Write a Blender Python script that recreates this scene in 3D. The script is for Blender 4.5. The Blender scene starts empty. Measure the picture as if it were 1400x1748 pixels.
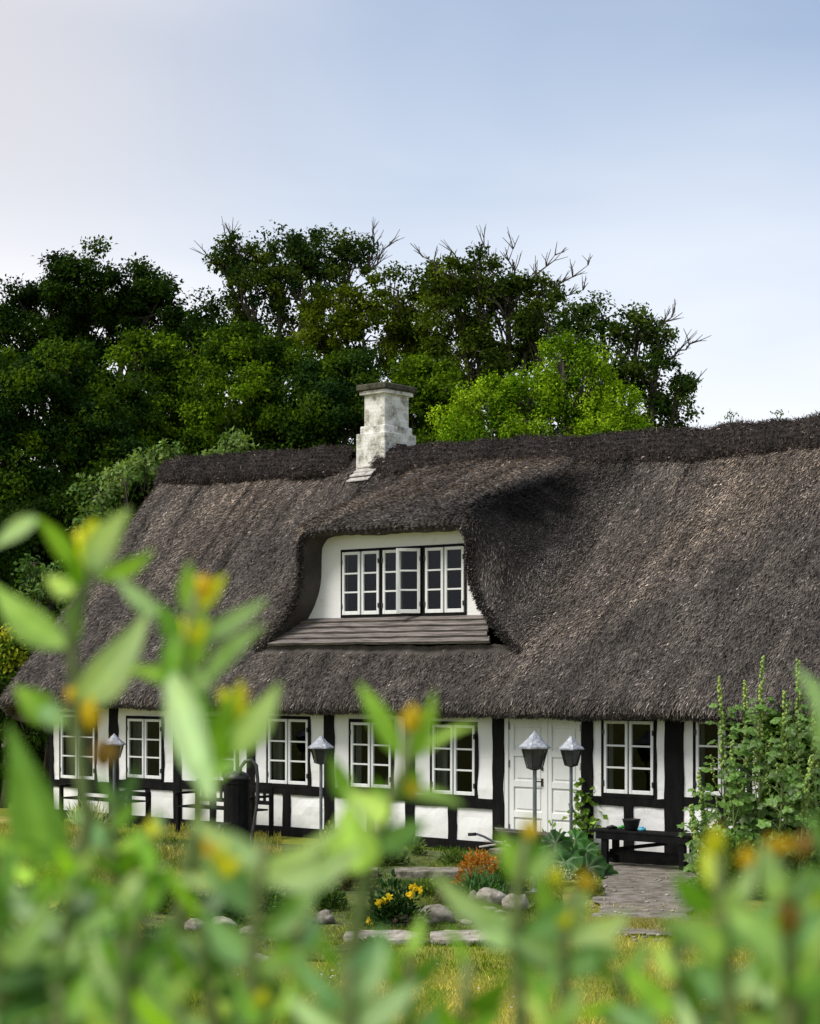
import bpy, math, random
import numpy as np
from mathutils import Vector
random.seed(7); RS = np.random.RandomState(11)
R = math.radians
sc = bpy.context.scene
col = sc.collection

# ------------------------------------------------------------------ camera, sky, sun, exposure
F, CX, HY, CAMZ = 3200.0, 700.0, 1140.0, 2.6      # focal length and horizon in photo pixels, eye height
cam = bpy.data.cameras.new('camera'); camo = bpy.data.objects.new('camera', cam); col.objects.link(camo)
camo.location = (0, 0, CAMZ); camo.rotation_euler = (R(90), 0, 0)
cam.sensor_fit = 'HORIZONTAL'; cam.sensor_width = 36; cam.lens = 36 * F / 1400
cam.shift_y = (HY - 874) / 1400.0
cam.clip_start = 0.05; cam.clip_end = 3000
cam.dof.use_dof = True; cam.dof.focus_distance = 27; cam.dof.aperture_fstop = cam.lens / 8.8
sc.camera = camo

SUN_EL, SUN_AZ = 54.0, 244.0      # azimuth clockwise from +Y
w = bpy.data.worlds.new('World'); sc.world = w; w.use_nodes = True
nt = w.node_tree; N = nt.nodes; N.clear()
out = N.new('ShaderNodeOutputWorld'); bg = N.new('ShaderNodeBackground'); sky = N.new('ShaderNodeTexSky')
sky.sky_type = 'NISHITA'; sky.sun_disc = False; sky.sun_elevation = R(SUN_EL); sky.sun_rotation = R(SUN_AZ)
sky.air_density = 1.0; sky.dust_density = 1.5; sky.ozone_density = 1.5
tc = N.new('ShaderNodeTexCoord'); mp = N.new('ShaderNodeMapping'); mp.inputs['Scale'].default_value = (1.2, 1.2, 5.0)
mp.inputs['Rotation'].default_value = (0, R(14), 0)
nz = N.new('ShaderNodeTexNoise'); nz.inputs['Scale'].default_value = 1.7; nz.inputs['Detail'].default_value = 4; nz.inputs['Roughness'].default_value = .45
nz.inputs['Distortion'].default_value = .6
sep = N.new('ShaderNodeSeparateXYZ')
el = N.new('ShaderNodeMapRange'); el.inputs['From Min'].default_value = .06; el.inputs['From Max'].default_value = .35
el.inputs['To Min'].default_value = .97; el.inputs['To Max'].default_value = .24; el.interpolation_type = 'SMOOTHSTEP'
nr = N.new('ShaderNodeMapRange'); nr.inputs['From Min'].default_value = .38; nr.inputs['From Max'].default_value = .66
nr.inputs['To Min'].default_value = -.14; nr.inputs['To Max'].default_value = .10
ad = N.new('ShaderNodeMath'); ad.operation = 'ADD'; ad.use_clamp = True
mx = N.new('ShaderNodeMix'); mx.data_type = 'RGBA'
mx.inputs['B'].default_value = (6.5, 6.6, 6.95, 1)
nt.links.new(tc.outputs['Generated'], mp.inputs['Vector']); nt.links.new(mp.outputs[0], nz.inputs['Vector'])
nt.links.new(tc.outputs['Generated'], sep.inputs[0]); nt.links.new(sep.outputs['Z'], el.inputs['Value'])
nt.links.new(nz.outputs['Fac'], nr.inputs['Value'])
nt.links.new(el.outputs[0], ad.inputs[0]); nt.links.new(nr.outputs[0], ad.inputs[1])
xl = N.new('ShaderNodeMapRange'); xl.inputs['From Min'].default_value = -.26; xl.inputs['From Max'].default_value = .02; xl.inputs['To Min'].default_value = .32; xl.inputs['To Max'].default_value = 0; xl.interpolation_type = 'SMOOTHSTEP'
nt.links.new(sep.outputs['X'], xl.inputs['Value']); a2 = N.new('ShaderNodeMath'); a2.operation = 'ADD'; a2.use_clamp = True; nt.links.new(ad.outputs[0], a2.inputs[0]); nt.links.new(xl.outputs[0], a2.inputs[1])
nt.links.new(a2.outputs[0], mx.inputs['Factor']); nt.links.new(sky.outputs[0], mx.inputs['A'])
wm = N.new('ShaderNodeMix'); wm.data_type = 'RGBA'; wm.inputs['B'].default_value = (4.9, 4.65, 4.65, 1)
w1 = N.new('ShaderNodeMapRange'); w1.inputs['From Min'].default_value = .13; w1.inputs['From Max'].default_value = .30; w1.inputs['To Min'].default_value = 0; w1.inputs['To Max'].default_value = 2.2; w1.interpolation_type = 'SMOOTHSTEP'; nt.links.new(sep.outputs['Z'], w1.inputs['Value'])
w2 = N.new('ShaderNodeMath'); w2.operation = 'MULTIPLY'; w2.use_clamp = True; nt.links.new(w1.outputs[0], w2.inputs[0]); nt.links.new(xl.outputs[0], w2.inputs[1])
nt.links.new(w2.outputs[0], wm.inputs['Factor']); nt.links.new(mx.outputs['Result'], wm.inputs['A'])
nt.links.new(wm.outputs['Result'], bg.inputs['Color']); bg.inputs['Strength'].default_value = .105
nt.links.new(bg.outputs[0], out.inputs[0])
sl = bpy.data.lights.new('sun', 'SUN'); sl.energy = 2.4; sl.angle = R(26); sl.color = (1, .96, .9)
so = bpy.data.objects.new('sun', sl); col.objects.link(so)
sd = Vector((math.sin(R(SUN_AZ)) * math.cos(R(SUN_EL)), math.cos(R(SUN_AZ)) * math.cos(R(SUN_EL)), math.sin(R(SUN_EL))))
so.rotation_euler = sd.to_track_quat('Z', 'Y').to_euler()
sc.view_settings.view_transform = 'Standard'; sc.view_settings.look = 'None'
sc.view_settings.exposure = 0.62; sc.view_settings.gamma = 1
sc.cycles.max_bounces = 6; sc.cycles.transparent_max_bounces = 8

# ------------------------------------------------------------------ helpers
def at(px, py, d):
    return Vector(((px - CX) / F * d, d, CAMZ + (HY - py) / F * d))
def gp(px, py, z=0.0):
    d = (CAMZ - z) * F / (py - HY)
    return Vector(((px - CX) / F * d, d, z))
TH = R(40); CT, ST = math.cos(TH), math.sin(TH)
X0, Y0 = 1.869, 26.0
def fac(px, y=0.0):
    k = (px - CX) / F
    return (k * (Y0 + y * CT) - X0 - y * ST) / (CT + k * ST)
def fz(px, py, y=0.0):
    s = fac(px, y); d = Y0 - s * ST + y * CT
    return CAMZ + (HY - py) / F * d
def W(s, y, z):
    return Vector((X0 + s * CT + y * ST, Y0 - s * ST + y * CT, z))
_ph = RS.rand(64, 4)
def fnoise(x, y, sc_=1.0, octv=4, seed=0):
    x = np.asarray(x, float) * sc_; y = np.asarray(y, float) * sc_; o = 0; a = 1; t = 0
    for i in range(octv):
        for j in range(3):
            p = _ph[(seed * 7 + i * 3 + j) % 64]
            an = p[0] * 6.283
            o = o + a * np.sin((x * math.cos(an) + y * math.sin(an)) * (1.0 + p[1]) * (2 ** i) * 2.2 + p[2] * 6.28 + 1.3 * np.sin(y * (1.3 + p[3]) * 2 ** i + p[0] * 9))
        t += a * 1.7; a *= .55
    return o / t

def tag(o, label=None, cat=None, group=None, kind=None):
    if label: o['label'] = label
    if cat: o['category'] = cat
    if group: o['group'] = group
    if kind: o['kind'] = kind
    return o
def empty(name, loc, label, cat, group=None, rz=0):
    o = bpy.data.objects.new(name, None); col.objects.link(o); o.location = loc; o.rotation_euler = (0, 0, rz)
    o.empty_display_size = .2
    return tag(o, label, cat, group)
def copy_tree(o, parent=None):
    c = o.copy(); col.objects.link(c); c.parent = parent
    for ch in list(o.children): copy_tree(ch, c)
    return c

def npmesh(name, V, Q, mats, parent=None, colr=None, smooth=False, fm=None, loc=None):
    """V (n,3); Q (m,k) equal sized faces; colr per vertex (n,3)."""
    me = bpy.data.meshes.new(name); V = np.asarray(V, np.float32); Q = np.asarray(Q, np.int32); m, k = Q.shape
    me.vertices.add(len(V)); me.vertices.foreach_set('co', V.ravel())
    me.loops.add(m * k); me.loops.foreach_set('vertex_index', Q.ravel())
    me.polygons.add(m); me.polygons.foreach_set('loop_start', np.arange(0, m * k, k, dtype=np.int32))
    if fm is not None: me.polygons.foreach_set('material_index', np.asarray(fm, np.int32))
    me.polygons.foreach_set('use_smooth', np.full(m, smooth))
    if colr is not None:
        a = me.color_attributes.new('tint', 'FLOAT_COLOR', 'POINT')
        c4 = np.ones((len(V), 4), np.float32); c4[:, :3] = colr; a.data.foreach_set('color', c4.ravel())
    me.update(calc_edges=True); me.validate()
    for mm in (mats if isinstance(mats, (list, tuple)) else [mats]): me.materials.append(mm)
    o = bpy.data.objects.new(name, me); col.objects.link(o); o.parent = parent
    if loc is not None: o.location = loc
    return o

class MB:
    def __init__(s, org=(0, 0, 0)): s.v = []; s.f = []; s.m = []; s.c = []; s.cc = (1, 1, 1); s.mi = 0; s.org = Vector(org)
    def add(s, vs, fs):
        n = len(s.v); s.v += [tuple(Vector(p) - s.org) for p in vs]; s.c += [s.cc] * len(vs)
        s.f += [tuple(i + n for i in f) for f in fs]; s.m += [s.mi] * len(fs)
    def box(s, x0, x1, y0, y1, z0, z1, b=0.0, jit=0.0):
        if b <= 0:
            vs = [(x, y, z) for z in (z0, z1) for y in (y0, y1) for x in (x0, x1)]
            if jit: vs = [(x + random.uniform(-jit, jit), y, z + random.uniform(-jit, jit)) for x, y, z in vs]
            s.add(vs, [(0, 2, 3, 1), (4, 5, 7, 6), (0, 1, 5, 4), (2, 6, 7, 3), (0, 4, 6, 2), (1, 3, 7, 5)]); return
        import bmesh
        bm = bmesh.new(); bmesh.ops.create_cube(bm, size=1)
        for v in bm.verts:
            v.co = Vector(((x0 + x1) / 2 + v.co.x * (x1 - x0) + random.uniform(-jit, jit), (y0 + y1) / 2 + v.co.y * (y1 - y0), (z0 + z1) / 2 + v.co.z * (z1 - z0) + random.uniform(-jit, jit)))
        bmesh.ops.bevel(bm, geom=bm.edges[:], offset=b, segments=1, affect='EDGES')
        bm.verts.index_update(); s.add([v.co.copy() for v in bm.verts], [[v.index for v in f.verts] for f in bm.faces]); bm.free()
    def obox(s, p, q, wd, th, up=(0, 0, 1)):
        p = Vector(p); q = Vector(q); d = (q - p).normalized(); up = Vector(up)
        a = d.cross(up); a = a.normalized() if a.length > 1e-4 else Vector((1, 0, 0)); b = a.cross(d).normalized()
        vs = [e + a * (i * wd / 2) + b * (j * th / 2) for e in (p, q) for i, j in ((-1, -1), (1, -1), (1, 1), (-1, 1))]
        s.add(vs, [(0, 1, 2, 3), (4, 7, 6, 5), (0, 4, 5, 1), (1, 5, 6, 2), (2, 6, 7, 3), (3, 7, 4, 0)])
    def tube(s, pts, rad, n=7, cap=True):
        pts = [Vector(p) for p in pts]; m = len(pts)
        rad = [rad] * m if not hasattr(rad, '__len__') else list(rad)
        vs = []; prev = None
        for i, p in enumerate(pts):
            d = (pts[min(i + 1, m - 1)] - pts[max(i - 1, 0)])
            d = d.normalized() if d.length > 1e-7 else Vector((0, 0, 1))
            a = (prev - d * prev.dot(d)) if prev is not None else d.cross(Vector((0.13, .97, .2)))
            if a.length < 1e-5: a = d.orthogonal()
            a.normalize(); prev = a; b = d.cross(a)
            vs += [p + (a * math.cos(6.2832 * k / n) + b * math.sin(6.2832 * k / n)) * rad[i] for k in range(n)]
        fs = [(i * n + k, i * n + (k + 1) % n, (i + 1) * n + (k + 1) % n, (i + 1) * n + k) for i in range(m - 1) for k in range(n)]
        if cap: fs += [tuple(range(n - 1, -1, -1)), tuple(range((m - 1) * n, m * n))]
        s.add(vs, fs)
    def lathe(s, prof, c=(0, 0, 0), n=16, ph=0.0):
        c = Vector(c); m = len(prof)
        vs = [c + Vector((r * math.cos(ph + 6.2832 * k / n), r * math.sin(ph + 6.2832 * k / n), z)) for r, z in prof for k in range(n)]
        fs = [(i * n + k, i * n + (k + 1) % n, (i + 1) * n + (k + 1) % n, (i + 1) * n + k) for i in range(m - 1) for k in range(n)]
        fs += [tuple(range(n - 1, -1, -1)), tuple(range((m - 1) * n, m * n))]
        s.add(vs, fs)
    def ball(s, c, r, n=8, sq=(1, 1, 1)):
        m = max(3, n // 2); c = Vector(c)
        vs = [c + Vector((0, 0, -r * sq[2]))]
        for i in range(1, m):
            a = -math.pi / 2 + math.pi * i / m
            vs += [c + Vector((r * sq[0] * math.cos(a) * math.cos(6.2832 * k / n), r * sq[1] * math.cos(a) * math.sin(6.2832 * k / n), r * sq[2] * math.sin(a))) for k in range(n)]
        vs.append(c + Vector((0, 0, r * sq[2]))); L = len(vs) - 1
        fs = [(0, 1 + (k + 1) % n, 1 + k) for k in range(n)]
        for i in range(m - 2): fs += [(1 + i * n + k, 1 + i * n + (k + 1) % n, 1 + (i + 1) * n + (k + 1) % n, 1 + (i + 1) * n + k) for k in range(n)]
        fs += [(1 + (m - 2) * n + k, 1 + (m - 2) * n + (k + 1) % n, L) for k in range(n)]
        s.add(vs, fs)
    def build(s, name, mats, parent=None, smooth=False, loc=None):
        me = bpy.data.meshes.new(name); me.from_pydata(s.v, [], s.f)
        me.polygons.foreach_set('material_index', s.m); me.polygons.foreach_set('use_smooth', [smooth] * len(s.f))
        a = me.color_attributes.new('tint', 'FLOAT_COLOR', 'POINT')
        c4 = np.ones((len(s.v), 4), np.float32); c4[:, :3] = np.array(s.c).reshape(-1, 3); a.data.foreach_set('color', c4.ravel())
        for mm in (mats if isinstance(mats, (list, tuple)) else [mats]): me.materials.append(mm)
        me.update()
        o = bpy.data.objects.new(name, me); col.objects.link(o); o.parent = parent
        if loc is not None: o.location = loc
        return o

# ------------------------------------------------------------------ materials
def newmat(name):
    m = bpy.data.materials.new(name); m.use_nodes = True
    n = m.node_tree.nodes; b = n['Principled BSDF']
    return m, n, m.node_tree.links, b
def ramp(n, stops):
    r = n.new('ShaderNodeValToRGB'); e = r.color_ramp.elements
    while len(e) < len(stops): e.new(.5)
    for i, (p, c) in enumerate(stops): e[i].position = p; e[i].color = (*c, 1)
    return r
def solid(name, c1, c2=None, scale=8, rough=.7, bump=.0, bscale=40, metal=0, stretch=(1, 1, 1), detail=6, spec=.3, lo=.35, hi=.65):
    m, n, l, b = newmat(name); c2 = c2 or c1
    t = n.new('ShaderNodeTexCoord'); mpg = n.new('ShaderNodeMapping'); mpg.inputs['Scale'].default_value = stretch
    l.new(t.outputs['Object'], mpg.inputs[0])
    z = n.new('ShaderNodeTexNoise'); z.inputs['Scale'].default_value = scale; z.inputs['Detail'].default_value = detail; z.inputs['Roughness'].default_value = .65
    l.new(mpg.outputs[0], z.inputs['Vector'])
    r = ramp(n, [(lo, c1), (hi, c2)]); l.new(z.outputs['Fac'], r.inputs[0]); l.new(r.outputs[0], b.inputs['Base Color'])
    b.inputs['Roughness'].default_value = rough; b.inputs['Metallic'].default_value = metal; b.inputs['Specular IOR Level'].default_value = spec
    if bump:
        z2 = n.new('ShaderNodeTexNoise'); z2.inputs['Scale'].default_value = bscale; z2.inputs['Detail'].default_value = 5
        l.new(mpg.outputs[0], z2.inputs['Vector'])
        bp = n.new('ShaderNodeBump'); bp.inputs['Strength'].default_value = bump; bp.inputs['Distance'].default_value = .02
        l.new(z2.outputs['Fac'], bp.inputs['Height']); l.new(bp.outputs[0], b.inputs['Normal'])
    return m
def leafmat(name, rough=.45, trans=.35, spec=.35, tb=(1.3, 1.5, .5), mot=1.5):
    """leaf colour comes from the per-leaf tint attribute"""
    m, n, l, b = newmat(name)
    a = n.new('ShaderNodeAttribute'); a.attribute_name = 'tint'
    l.new(a.outputs['Color'], b.inputs['Base Color']); b.inputs['Roughness'].default_value = rough; b.inputs['Specular IOR Level'].default_value = spec
    tcx = n.new('ShaderNodeTexCoord'); nzx = n.new('ShaderNodeTexNoise'); nzx.inputs['Scale'].default_value = mot; nzx.inputs['Detail'].default_value = 4; l.new(tcx.outputs['Object'], nzx.inputs['Vector'])
    rr_ = ramp(n, [(.32, (.55, .62, .5)), (.5, (1, 1, 1)), (.7, (1.25, 1.15, .9))]); l.new(nzx.outputs['Fac'], rr_.inputs[0])
    mq = n.new('ShaderNodeMix'); mq.data_type = 'RGBA'; mq.blend_type = 'MULTIPLY'; mq.inputs['Factor'].default_value = 1; l.new(a.outputs['Color'], mq.inputs['A']); l.new(rr_.outputs[0], mq.inputs['B']); l.new(mq.outputs['Result'], b.inputs['Base Color'])
    tr = n.new('ShaderNodeBsdfTranslucent'); mm = n.new('ShaderNodeMix'); mm.data_type = 'RGBA'; mm.blend_type = 'MULTIPLY'
    mm.inputs['Factor'].default_value = 1; mm.inputs['B'].default_value = (*tb, 1); l.new(a.outputs['Color'], mm.inputs['A']); l.new(mm.outputs['Result'], tr.inputs['Color'])
    ms = n.new('ShaderNodeMixShader'); ms.inputs[0].default_value = trans
    l.new(b.outputs[0], ms.inputs[1]); l.new(tr.outputs[0], ms.inputs[2]); l.new(ms.outputs[0], n['Material Output'].inputs[0])
    return m
M = {}
M['leaf'] = leafmat('leaf', .7, .30, .05, (1.35, 1.4, .3))
M['waxleaf'] = leafmat('waxy_leaf', .42, .38, .4, (1.25, 1.45, .35), 38)
M['petal'] = leafmat('petal', .6, .3, .2, (1.1, 1.0, .8))
M['bark'] = solid('bark', (.035, .028, .02), (.11, .095, .075), 14, .9, .5, 30, stretch=(1, 1, .3))
M['stem'] = solid('stem', (.10, .16, .04), (.17, .2, .07), 30, .6)
M['redstem'] = solid('red_stem', (.10, .09, .035), (.16, .17, .06), 30, .6)
def paint_white(name, base=(.80, .80, .79), dirt=(.52, .52, .48)):
    m, n, l, b = newmat(name); t = n.new('ShaderNodeTexCoord')
    z = n.new('ShaderNodeTexNoise'); z.inputs['Scale'].default_value = 1.6; z.inputs['Detail'].default_value = 8; z.inputs['Roughness'].default_value = .7
    l.new(t.outputs['Object'], z.inputs['Vector']); r = ramp(n, [(.30, dirt), (.42, base), (1, base)]); l.new(z.outputs['Fac'], r.inputs[0])
    sx = n.new('ShaderNodeSeparateXYZ'); l.new(t.outputs['Object'], sx.inputs[0])
    mr = n.new('ShaderNodeMapRange'); mr.inputs['From Min'].default_value = .1; mr.inputs['From Max'].default_value = .42; mr.inputs['To Min'].default_value = .42; mr.inputs['To Max'].default_value = 0
    l.new(sx.outputs['Z'], mr.inputs['Value'])
    z3 = n.new('ShaderNodeTexNoise'); z3.inputs['Scale'].default_value = 9; z3.inputs['Detail'].default_value = 6; l.new(t.outputs['Object'], z3.inputs['Vector'])
    mu = n.new('ShaderNodeMath'); mu.operation = 'MULTIPLY'; l.new(mr.outputs[0], mu.inputs[0]); l.new(z3.outputs['Fac'], mu.inputs[1])
    mxx = n.new('ShaderNodeMix'); mxx.data_type = 'RGBA'; mxx.inputs['B'].default_value = (.36, .38, .28, 1)
    l.new(mu.outputs[0], mxx.inputs['Factor']); l.new(r.outputs[0], mxx.inputs['A']); l.new(mxx.outputs['Result'], b.inputs['Base Color'])
    b.inputs['Roughness'].default_value = .85; b.inputs['Specular IOR Level'].default_value = .2
    z2 = n.new('ShaderNodeTexNoise'); z2.inputs['Scale'].default_value = 7; z2.inputs['Detail'].default_value = 7; l.new(t.outputs['Object'], z2.inputs['Vector'])
    bp = n.new('ShaderNodeBump'); bp.inputs['Strength'].default_value = .35; bp.inputs['Distance'].default_value = .03
    l.new(z2.outputs['Fac'], bp.inputs['Height']); l.new(bp.outputs[0], b.inputs['Normal'])
    return m
M['wall'] = paint_white('whitewashed_render')
M['white'] = solid('white_painted_wood', (.70, .71, .70), (.78, .79, .78), 12, .5, .12, 60, stretch=(1, 1, .3))
M['doorpaint'] = solid('white_door_paint', (.70, .71, .69), (.78, .79, .76), 5, .45, .08, 60, stretch=(1, 1, .3))
M['tar'] = solid('black_tarred_timber', (.0025, .0025, .003), (.009, .0085, .0085), 9, .7, .6, 45, stretch=(1, 1, .25), spec=.12)
M['iron'] = solid('black_iron', (.012, .012, .012), (.035, .033, .03), 20, .45, .1, 60, spec=.4)
M['zinc'] = solid('weathered_zinc_sheet', (.16, .175, .20), (.48, .50, .54), 22, .55, .1, 30, metal=.2)
M['steel'] = solid('grey_painted_pole', (.10, .115, .125), (.17, .185, .2), 20, .45, .05, 50, metal=.2)
M['greywood'] = solid('grey_weathered_wood', (.06, .05, .045), (.27, .24, .22), 10, .85, .9, 30, stretch=(.22, 3, 3))
M['palewood'] = solid('pale_weathered_wood', (.28, .25, .22), (.5, .47, .43), 8, .85, .3, 30, stretch=(.3, 3, 3))
M['slate'] = solid('pale_slate', (.3, .28, .26), (.52, .5, .47), 9, .8, .4, 25)
M['stone'] = solid('field_stone', (.16, .14, .11), (.46, .42, .35), 9, .9, 1, 16)
M['pinkstone'] = solid('pink_granite', (.3, .17, .13), (.5, .33, .26), 12, .85, .4, 40)
M['greystone'] = solid('grey_mossy_stone', (.07, .07, .045), (.30, .27, .22), 7, .9, 1, 16)
M['lichen'] = solid('lichen_stone', (.02, .02, .014), (.10, .095, .06), 12, .95, .6, 30)
M['soil'] = solid('garden_soil', (.03, .035, .012), (.12, .16, .035), 6, .95, 1, 30, detail=12)
M['rubber'] = solid('black_rubber', (.012, .012, .012), (.02, .02, .02), 20, .6, .3, 90)
M['blue'] = solid('pale_blue_plastic', (.12, .45, .62), (.16, .52, .7), 9, .4)
M['green'] = solid('green_plastic', (.05, .3, .06), (.08, .36, .08), 9, .4)
M['brass'] = solid('dark_brass', (.06, .05, .035), (.1, .085, .06), 9, .4, metal=.6)
M['dark'] = solid('dark_room', (.006, .006, .006), (.01, .009, .009), 3, .9)
M['curtain'] = solid('grey_curtain', (.25, .25, .24), (.42, .42, .4), 3, .9, stretch=(9, 1, .2))

# thatch: short reed ends, mottled weathering
def thatchmat(name, a, b_, c_, top=None):
    m, n, l, b = newmat(name); t = n.new('ShaderNodeTexCoord')
    at_ = n.new('ShaderNodeAttribute'); at_.attribute_name = 'tint'
    mpg = n.new('ShaderNodeMapping'); mpg.inputs['Scale'].default_value = (1, .3, .3); l.new(t.outputs['Object'], mpg.inputs[0])
    z = n.new('ShaderNodeTexNoise'); z.inputs['Scale'].default_value = 2.3; z.inputs['Detail'].default_value = 9; z.inputs['Roughness'].default_value = .72
    l.new(mpg.outputs[0], z.inputs['Vector']); r = ramp(n, [(.3, a), (.52, b_), (.72, c_)]); l.new(z.outputs['Fac'], r.inputs[0])
    mm = n.new('ShaderNodeMix'); mm.data_type = 'RGBA'; mm.blend_type = 'MULTIPLY'; mm.inputs['Factor'].default_value = 1
    l.new(r.outputs[0], mm.inputs['A']); l.new(at_.outputs['Color'], mm.inputs['B']); l.new(mm.outputs['Result'], b.inputs['Base Color'])
    b.inputs['Roughness'].default_value = .8; b.inputs['Specular IOR Level'].default_value = .25
    z2 = n.new('ShaderNodeTexNoise'); z2.inputs['Scale'].default_value = 42; z2.inputs['Detail'].default_value = 4; l.new(t.outputs['Object'], z2.inputs['Vector'])
    bp = n.new('ShaderNodeBump'); bp.inputs['Strength'].default_value = .8; bp.inputs['Distance'].default_value = .03
    l.new(z2.outputs['Fac'], bp.inputs['Height']); l.new(bp.outputs[0], b.inputs['Normal'])
    return m
M['thatch'] = thatchmat('reed_thatch', (.068, .058, .052), (.130, .112, .099), (.215, .186, .160))
M['heather'] = thatchmat('heather_ridging', (.022, .018, .016), (.045, .036, .033), (.078, .064, .058))

# glass: clear pane, reflects by angle
def glassmat():
    m, n, l, b = newmat('window_glass'); n.remove(b)
    tr = n.new('ShaderNodeBsdfTransparent'); tr.inputs[0].default_value = (.62, .66, .64, 1)
    gl = n.new('ShaderNodeBsdfGlossy'); gl.inputs['Roughness'].default_value = .03; gl.inputs['Color'].default_value = (.9, .92, 1, 1)
    lw = n.new('ShaderNodeFresnel'); lw.inputs['IOR'].default_value = 1.45
    tco = n.new('ShaderNodeTexCoord'); z = n.new('ShaderNodeTexNoise'); z.inputs['Scale'].default_value = 2.2; l.new(tco.outputs['Object'], z.inputs['Vector'])
    bp = n.new('ShaderNodeBump'); bp.inputs['Strength'].default_value = .12; bp.inputs['Distance'].default_value = .05; l.new(z.outputs['Fac'], bp.inputs['Height'])
    l.new(bp.outputs[0], gl.inputs['Normal'])
    mu = n.new('ShaderNodeMath'); mu.operation = 'MULTIPLY'; mu.inputs[1].default_value = .6; mu.use_clamp = True; l.new(lw.outputs[0], mu.inputs[0])
    ms = n.new('ShaderNodeMixShader'); l.new(mu.outputs[0], ms.inputs[0]); l.new(tr.outputs[0], ms.inputs[1]); l.new(gl.outputs[0], ms.inputs[2])
    l.new(ms.outputs[0], n['Material Output'].inputs[0]); return m
M['glass'] = glassmat()

# chimney: limewashed brick
def brickmat():
    m, n, l, b = newmat('limewashed_brick'); t = n.new('ShaderNodeTexCoord')
    sx = n.new('ShaderNodeSeparateXYZ'); l.new(t.outputs['Object'], sx.inputs[0]); sm = n.new('ShaderNodeMath'); l.new(sx.outputs['X'], sm.inputs[0]); l.new(sx.outputs['Y'], sm.inputs[1])
    cb = n.new('ShaderNodeCombineXYZ'); l.new(sm.outputs[0], cb.inputs['X']); l.new(sx.outputs['Z'], cb.inputs['Y'])
    br = n.new('ShaderNodeTexBrick'); br.inputs['Scale'].default_value = 1; br.inputs['Brick Width'].default_value = .24; br.inputs['Row Height'].default_value = .072; br.inputs['Mortar Size'].default_value = .008
    br.inputs['Color1'].default_value = (.74, .73, .71, 1); br.inputs['Color2'].default_value = (.66, .65, .61, 1); br.inputs['Mortar'].default_value = (.63, .62, .59, 1)
    l.new(cb.outputs[0], br.inputs['Vector'])
    z = n.new('ShaderNodeTexNoise'); z.inputs['Scale'].default_value = 5; z.inputs['Detail'].default_value = 9; z.inputs['Roughness'].default_value = .75; l.new(t.outputs['Object'], z.inputs['Vector'])
    r = ramp(n, [(.38, (.26, .25, .21)), (.47, (.74, .73, .68)), (.56, (1.05, 1.05, 1.03))]); l.new(z.outputs['Fac'], r.inputs[0])
    mm = n.new('ShaderNodeMix'); mm.data_type = 'RGBA'; mm.blend_type = 'MULTIPLY'; mm.inputs['Factor'].default_value = 1
    l.new(br.outputs['Color'], mm.inputs['A']); l.new(r.outputs[0], mm.inputs['B']); l.new(mm.outputs['Result'], b.inputs['Base Color']); b.inputs['Roughness'].default_value = .9
    bp = n.new('ShaderNodeBump'); bp.inputs['Strength'].default_value = .3; bp.inputs['Distance'].default_value = .015; bp.invert = True
    ad2 = n.new('ShaderNodeMath'); l.new(br.outputs['Fac'], ad2.inputs[0]); ad2.inputs[1].default_value = 0
    l.new(ad2.outputs[0], bp.inputs['Height']); l.new(bp.outputs[0], b.inputs['Normal']); return m
M['brick'] = brickmat()

# ------------------------------------------------------------------ ground, path
def gz(x, y):
    t = np.clip((np.asarray(y, float) - 3.0) / 6.5, 0, 1); t = t * t * (3 - 2 * t)
    return 1.15 * (1 - t)
def groundmat():
    m, n, l, b = newmat('lawn'); t = n.new('ShaderNodeTexCoord')
    z = n.new('ShaderNodeTexNoise'); z.inputs['Scale'].default_value = .55; z.inputs['Detail'].default_value = 7; z.inputs['Roughness'].default_value = .7; l.new(t.outputs['Object'], z.inputs['Vector'])
    r = ramp(n, [(.32, (.11, .16, .015)), (.5, (.21, .23, .03)), (.66, (.42, .35, .11))]); l.new(z.outputs['Fac'], r.inputs[0]); l.new(r.outputs[0], b.inputs['Base Color'])
    b.inputs['Roughness'].default_value = .95; b.inputs['Specular IOR Level'].default_value = .1
    z2 = n.new('ShaderNodeTexNoise'); z2.inputs['Scale'].default_value = 30; z2.inputs['Detail'].default_value = 6; l.new(t.outputs['Object'], z2.inputs['Vector'])
    bp = n.new('ShaderNodeBump'); bp.inputs['Strength'].default_value = 1; bp.inputs['Distance'].default_value = .04; l.new(z2.outputs['Fac'], bp.inputs['Height']); l.new(bp.outputs[0], b.inputs['Normal'])
    return m
M['lawn'] = groundmat()
xs = np.concatenate([-np.geomspace(1500, 20, 14), np.linspace(-18, 18, 73), np.geomspace(20, 1500, 14)])
ys = np.concatenate([-np.geomspace(300, 4, 8), np.linspace(-3, 45, 120), np.geomspace(48, 2500, 16)])
GX, GY = np.meshgrid(xs, ys); GZ = gz(GX, GY)
bk = np.exp(-((GY - 19) / 9) ** 2) * .02 * fnoise(GX, GY, .8, 3, 3); GZ = GZ + bk - .02
nx, ny = len(xs), len(ys)
def gridfaces(nx, ny):
    i = np.arange(nx * (ny - 1)).reshape(ny - 1, nx)[:, :-1].ravel()
    return np.stack([i, i + 1, i + nx + 1, i + nx], 1)
g = npmesh('ground', np.stack([GX, GY, GZ], -1).reshape(-1, 3), gridfaces(nx, ny), M['lawn'], smooth=True); tag(g, kind='structure')
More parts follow.
